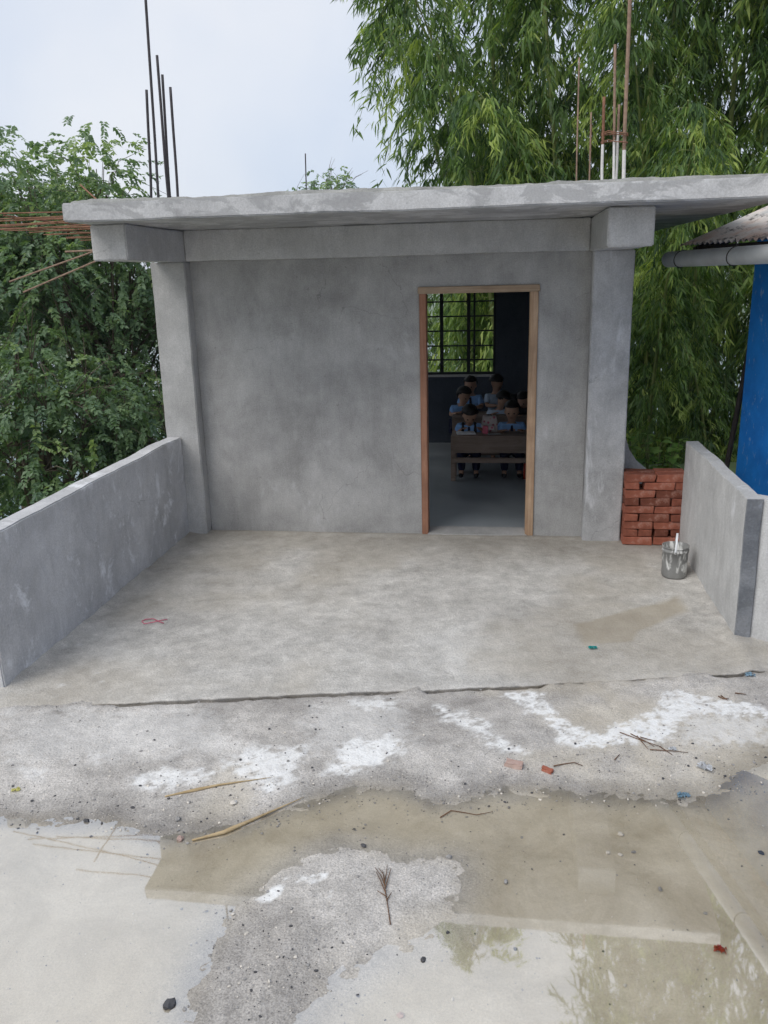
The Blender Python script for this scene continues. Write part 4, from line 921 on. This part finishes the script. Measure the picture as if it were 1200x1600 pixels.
def bamboo(seed, H, arch, dens=1.0, low=.06):
    rng = np.random.default_rng(seed); B, D, Nn, Ls, Ws, T = [], [], [], [], [], []
    def culm(t): return np.array([arch * t ** 2.4, .15 * math.sin(3 * t + seed), H * (t - .10 * t ** 5)])
    bmc = bmesh.new(); pts = [culm(t) for t in np.linspace(0, 1, 22)]; add_tube(bmc, pts, [.042 * (1 - .85 * i / 21) + .004 for i in range(22)], 7)
    for t in np.arange(low, 1.0, .30 / H):
        p0 = culm(t)
        for k in range(int(rng.integers(5, 9) * dens)):
            az = rng.uniform(0, 2 * math.pi); Lb = rng.uniform(.45, 1.35) * (1.05 - .35 * t); o2 = np.array([math.cos(az), math.sin(az), 0]); ru = rng.uniform(.1, .7); rd = rng.uniform(.6, 1.5)
            tone = np.clip(rng.normal(.42 , .27), 0, 1); n_c = max(3, int(Lb / .085)); path = []
            for q in range(n_c + 1):
                s_ = q / n_c; p = p0 + o2 * Lb * (s_ - .15 * s_ * s_) + np.array([0, 0, Lb * (ru * s_ - rd * s_ * s_)]); path.append(p)
                if s_ < .28: continue
                for _ in range(int(rng.integers(5, 9))):
                    dv = o2 * rng.uniform(.0, .9) + rng.normal(0, .45, 3) * np.array([1, 1, .3]) + np.array([0, 0, -rng.uniform(.45, 1.3)])
                    B.append(p + rng.normal(0, .035, 3)); D.append(dv); Nn.append(o2 * .6 + rng.normal(0, .5, 3) + np.array([0, 0, .6]))
                    ll = rng.uniform(.11, .22); Ls.append(ll); Ws.append(ll * rng.uniform(.062, .092)); T.append(np.clip(tone + rng.normal(0, .16), 0, 1))
            if k < 3: add_tube(bmc, path[::2] if len(path) > 4 else path, .004, 3, False)
    bmesh.ops.recalc_face_normals(bmc, faces=bmc.faces); mc = bpy.data.meshes.new('culm'); bmc.to_mesh(mc); bmc.free(); mc.materials.append(M['culm'])
    ml = leaves_mesh('foliage', np.array(B), np.array(D), np.array(Nn), np.array(Ls), np.array(Ws), np.array(T)); ml.materials.append(M['bamboo_leaf']); return mc, ml
BV = [bamboo(1, 9.0, 1.6), bamboo(2, 10.5, 2.4), bamboo(3, 12.0, 2.0), bamboo(4, 7.5, 1.9, 1.15), bamboo(5, 11.0, 3.2)]
def put_plant(name, meshes, names, loc, rz, sc, label, cat, group):
    t_ = thing(name, label, cat, loc, rz, group); t_.scale = (sc,) * 3
    for me, nm in zip(meshes, names):
        o = bpy.data.objects.new(nm, me); link(o, t_)
        if nm in ('foliage', 'crown'): o['kind'] = 'stuff'
random.seed(21)
spots = [  # x, y, z, variant, lean direction (deg), scale, label
    (2.15, 8.4, -2.6, 0, 180, 1.08, 'leftmost bamboo, its drooping sprays hanging against the open sky'),
    (2.2, 9.0, -2.9, 0, 20, 1.0, 'second bamboo from the open sky, behind the roof'),
    (2.45, 7.5, -2.4, 0, 215, 1.08, 'bamboo whose sprays hang above the roof at the middle of the frame'),
    (3.0, 8.9, -2.6, 4, 170, 1.05, 'arching bamboo reaching left at the top of the frame'),
    (1.9, 10.4, -2.9, 2, 10, 1.1, 'tall slender bamboo behind the leftmost sprays'),
    (4.9, 7.9, -2.3, 2, 265, 1.35, 'tall bamboo just behind the thin rusty bars'),
    (7.0, 6.8, -2.0, 2, 255, 1.45, 'very tall bamboo arching over the corner of the rusty roof'),
    (2.7, 9.6, -2.8, 2, 250, 1.28, 'bamboo behind the roof above the door'),
    (1.6, 9.3, -2.8, 3, 60, 1.12, 'bamboo low behind the roof edge at the end of the grove'),
    (2.0, 8.3, -2.5, 3, 80, .74, 'bamboo close behind the classroom window'),
    (2.8, 8.0, -2.5, 0, 70, .72, 'bamboo behind the right part of the classroom window'),
    (1.2, 9.0, -2.6, 3, 110, .62, 'short bamboo seen through the left of the classroom window'),
    (3.7, 8.4, -2.6, 2, 230, 1.22, 'tall bamboo arching above the middle of the roof'),
    (3.9, 6.9, -2.2, 3, 200, 1.0, 'bamboo behind the roof left of the rusty upright bars'),
    (4.7, 7.2, -2.2, 0, 250, .95, 'bamboo behind the upright bars of the right column'),
    (5.2, 9.0, -2.6, 2, 280, 1.3, 'tall bamboo behind the right column bars'),
    (4.75, 5.6, -1.9, 3, 265, .80, 'bamboo filling the gap right of the right column'),
    (5.5, 6.3, -2.0, 3, 240, .90, 'bamboo behind the gutter pipe'),
    (5.4, 5.1, -1.9, 3, 150, .60, 'short bamboo in the gap beside the blue wall'),
    (6.1, 7.8, -2.3, 2, 260, 1.25, 'bamboo at the right with sprays above the roof slab'),
    (6.5, 6.3, -2.0, 0, 270, 1.15, 'bamboo just left of the blue house roof'),
    (7.3, 8.6, -2.3, 4, 230, 1.35, 'bamboo reaching in at the upper right corner'),
    (8.0, 7.2, -2.0, 2, 250, 1.5, 'rightmost bamboo above the rusty roof'),
    (3.4, 11.0, -3.0, 2, 240, 1.4, 'far bamboo in the second row behind the roof middle'),
    (4.6, 11.4, -3.0, 2, 290, 1.42, 'far bamboo in the second row left of the right bars'),
    (5.8, 11.6, -3.0, 4, 250, 1.35, 'far bamboo in the second row behind the right bars'),
    (7.2, 11.4, -3.0, 2, 250, 1.3, 'far bamboo in the second row at the right'),
    (9.0, 10.4, -2.8, 4, 220, 1.4, 'far bamboo in the second row at the right edge'),
    (10.2, 8.0, -2.0, 2, 220, 1.3, 'tall bamboo beyond the blue house, mirrored in the right puddle'),
    (8.6, 5.8, -1.5, 2, 270, 1.4, 'tall bamboo behind the blue house roof, mirrored in the puddle'),
]
for x, y, z, k, az, sc, lab in spots: put_plant('bamboo', BV[k], ('culm', 'foliage'), (x, y, z), R(az), sc, lab, 'bamboo', 'bamboo grove behind the classroom')

def broad_tree(seed, H, crown_r, crown_c, n_spray, leaflet=.085):
    rng = np.random.default_rng(seed); bmc = bmesh.new()
    tr = [np.array([.25 * math.sin(1.3 * t + seed) * t, .2 * math.cos(t * 2 + seed) * t - .2 * t, H * .62 * t]) for t in np.linspace(0, 1, 10)]
    add_tube(bmc, tr, [.16 * (1 - .7 * i / 9) + .02 for i in range(10)], 8)
    lobes = []
    for k in range(30):
        d = rng.normal(0, 1, 3); d[2] = abs(d[2]) * .9 - .45; d /= np.linalg.norm(d); c = np.array(crown_c) + d * np.array(crown_r) * rng.uniform(.45, .80); lobes.append((c, rng.uniform(.30, .46) * min(crown_r)))
        a = tr[int(rng.integers(3, 10))]; mid = (a + c) / 2 + np.array([0, 0, .25]) + rng.normal(0, .15, 3)
        q = [a, a * .6 + mid * .4, mid, mid * .45 + c * .55, c]; add_tube(bmc, q, [.05, .042, .032, .022, .010], 6, False)
        for _ in range(7):
            e = c + rng.normal(0, 1, 3) * lobes[-1][1] * .6; mm = (c + e) / 2 + np.array([0, 0, .1]); add_tube(bmc, [mid * .4 + c * .6, mm, e], [.012, .008, .004], 4, False)
    bmesh.ops.recalc_face_normals(bmc, faces=bmc.faces); mt = bpy.data.meshes.new('trunk'); bmc.to_mesh(mt); bmc.free(); mt.materials.append(M['bark'])
    B, D, Nn, Ls, Ws, T = [], [], [], [], [], []
    for i in range(n_spray):
        c, r_ = lobes[int(rng.integers(len(lobes)))]; d = rng.normal(0, 1, 3); d /= np.linalg.norm(d); p = c + d * r_ * rng.uniform(.1, 1.0) ** .6
        ax = d * np.array([1, 1, .35]) + rng.normal(0, .35, 3) + np.array([0, 0, -.45]); ax /= np.linalg.norm(ax); sd_ = np.cross(ax, [0, 0, 1.0]); sd_ /= np.linalg.norm(sd_) + 1e-6; un = np.cross(sd_, ax)
        tone = np.clip(rng.normal(.40 + .15 * d[2], .18), 0, 1); Lr = rng.uniform(.26, .46); nn = int(Lr / .044)
        for q in range(nn):
            s_ = (q + 1) / nn; pp = p + ax * Lr * s_ + np.array([0, 0, -.10 * s_ * s_])
            for sg in (-1, 1):
                B.append(pp); D.append(sd_ * sg + ax * .65 + rng.normal(0, .38, 3) + np.array([0, 0, -.25])); Nn.append(un + rng.normal(0, .25, 3)); ll = leaflet * rng.uniform(.75, 1.2); Ls.append(ll); Ws.append(ll * .34); T.append(np.clip(tone + rng.normal(0, .1), 0, 1))
    ml = leaves_mesh('crown', np.array(B), np.array(D), np.array(Nn), np.array(Ls), np.array(Ws), np.array(T), .12, True); ml.materials.append(M['tree_leaf']); return mt, ml
TV = [broad_tree(1, 9.5, (3.2, 3.2, 3.6), (0, 0, 6.6), 1850, .115), broad_tree(2, 8.0, (2.5, 2.5, 3.1), (0, 0, 5.0), 1150, .11), broad_tree(3, 6.5, (2.2, 2.2, 2.4), (0, 0, 4.0), 850, .11)]
for x, y, z, k, az, sc, lab in [
    (-6.9, 12.3, -4.75, 0, 75, 1.0, 'tallest leafy tree at the left, its crown top against the sky'),
    (-9.6, 12.8, -4.6, 0, 140, 1.0, 'leafy tree at the left edge of the frame behind the bars'),
    (-6.2, 12.6, -5.2, 1, 250, .95, 'leafy tree whose crown slopes down to the roof corner'),
    (-4.9, 10.5, -5.3, 2, 200, .95, 'low leafy tree behind the corner of the left parapet'),
    (-6.6, 9.2, -5.2, 2, 290, 1.05, 'low leafy tree with dark trunk above the left parapet'),
    (-9.9, 9.6, -7.2, 2, 120, 1.0, 'low leafy tree at the left edge above the parapet')]:
    put_plant('leafy_tree', TV[k], ('trunk', 'crown'), (x, y, z), R(az), sc, lab, 'tree', 'trees on the slope left of the building')
put_plant('leafy_tree', TV[2], ('trunk', 'crown'), (-4.3, 25, -.35), R(50), 1.0, 'small far treetop peeking over the roof edge', 'tree', 'trees on the slope left of the building')

# leafy plant behind the bricks
def leafy_plant():
    rng = np.random.default_rng(8); t_ = thing('leafy_plant', 'bright green broad-leaved plant growing behind the brick stack', 'plant', (3.86, .75, -.25)); B, D, Nn, Ls, Ws, T = [], [], [], [], [], []
    for k in range(16):
        a = rng.uniform(0, 6.28); top = np.array([rng.uniform(-.22, .22), rng.uniform(-.2, .2), rng.uniform(.75, 1.0)]); bs_ = top * np.array([.4, .4, 0]); P_ = [bs_ + (top - bs_) * q for q in (0, .35, .7, 1)]
        tube('stem', [tuple(p) for p in P_], .005, M['culm'], t_, 5)
        for q in np.linspace(.45, 1, 8):
            p = bs_ + (top - bs_) * q
            for _ in range(2): B.append(p); a = rng.uniform(0, 6.28); D.append(np.array([math.cos(a), math.sin(a), rng.uniform(-.2, .6)])); Nn.append(np.array([0, 0, 1.0]) + rng.normal(0, .3, 3)); ll = rng.uniform(.07, .13); Ls.append(ll); Ws.append(ll * .34); T.append(rng.uniform(.2, 1))
    me = leaves_mesh('foliage', np.array(B), np.array(D), np.array(Nn), np.array(Ls), np.array(Ws), np.array(T), .2); o = mesh_obj('foliage', me, M['bush_leaf'], t_); o['kind'] = 'stuff'
leafy_plant()

# ------------------------------------------------------------------ damp valley air
bm = bmesh.new(); add_box(bm, (-3540, -3540, -100), (3544, 3540, 17.5)); hz = bm_obj('haze', bm, []); tag(hz, kind='stuff')
hm = bpy.data.materials.new('haze_air'); hm.use_nodes = True; ht = hm.node_tree; ht.nodes.clear()
ho = ht.nodes.new('ShaderNodeOutputMaterial'); hv = ht.nodes.new('ShaderNodeVolumePrincipled'); hv.inputs['Color'].default_value = (0.86, 0.93, 0.97, 1); hv.inputs['Density'].default_value = 0.0004; hv.inputs['Anisotropy'].default_value = 0.0
ht.links.new(hv.outputs[0], ho.inputs['Volume']); hz.data.materials.append(hm)
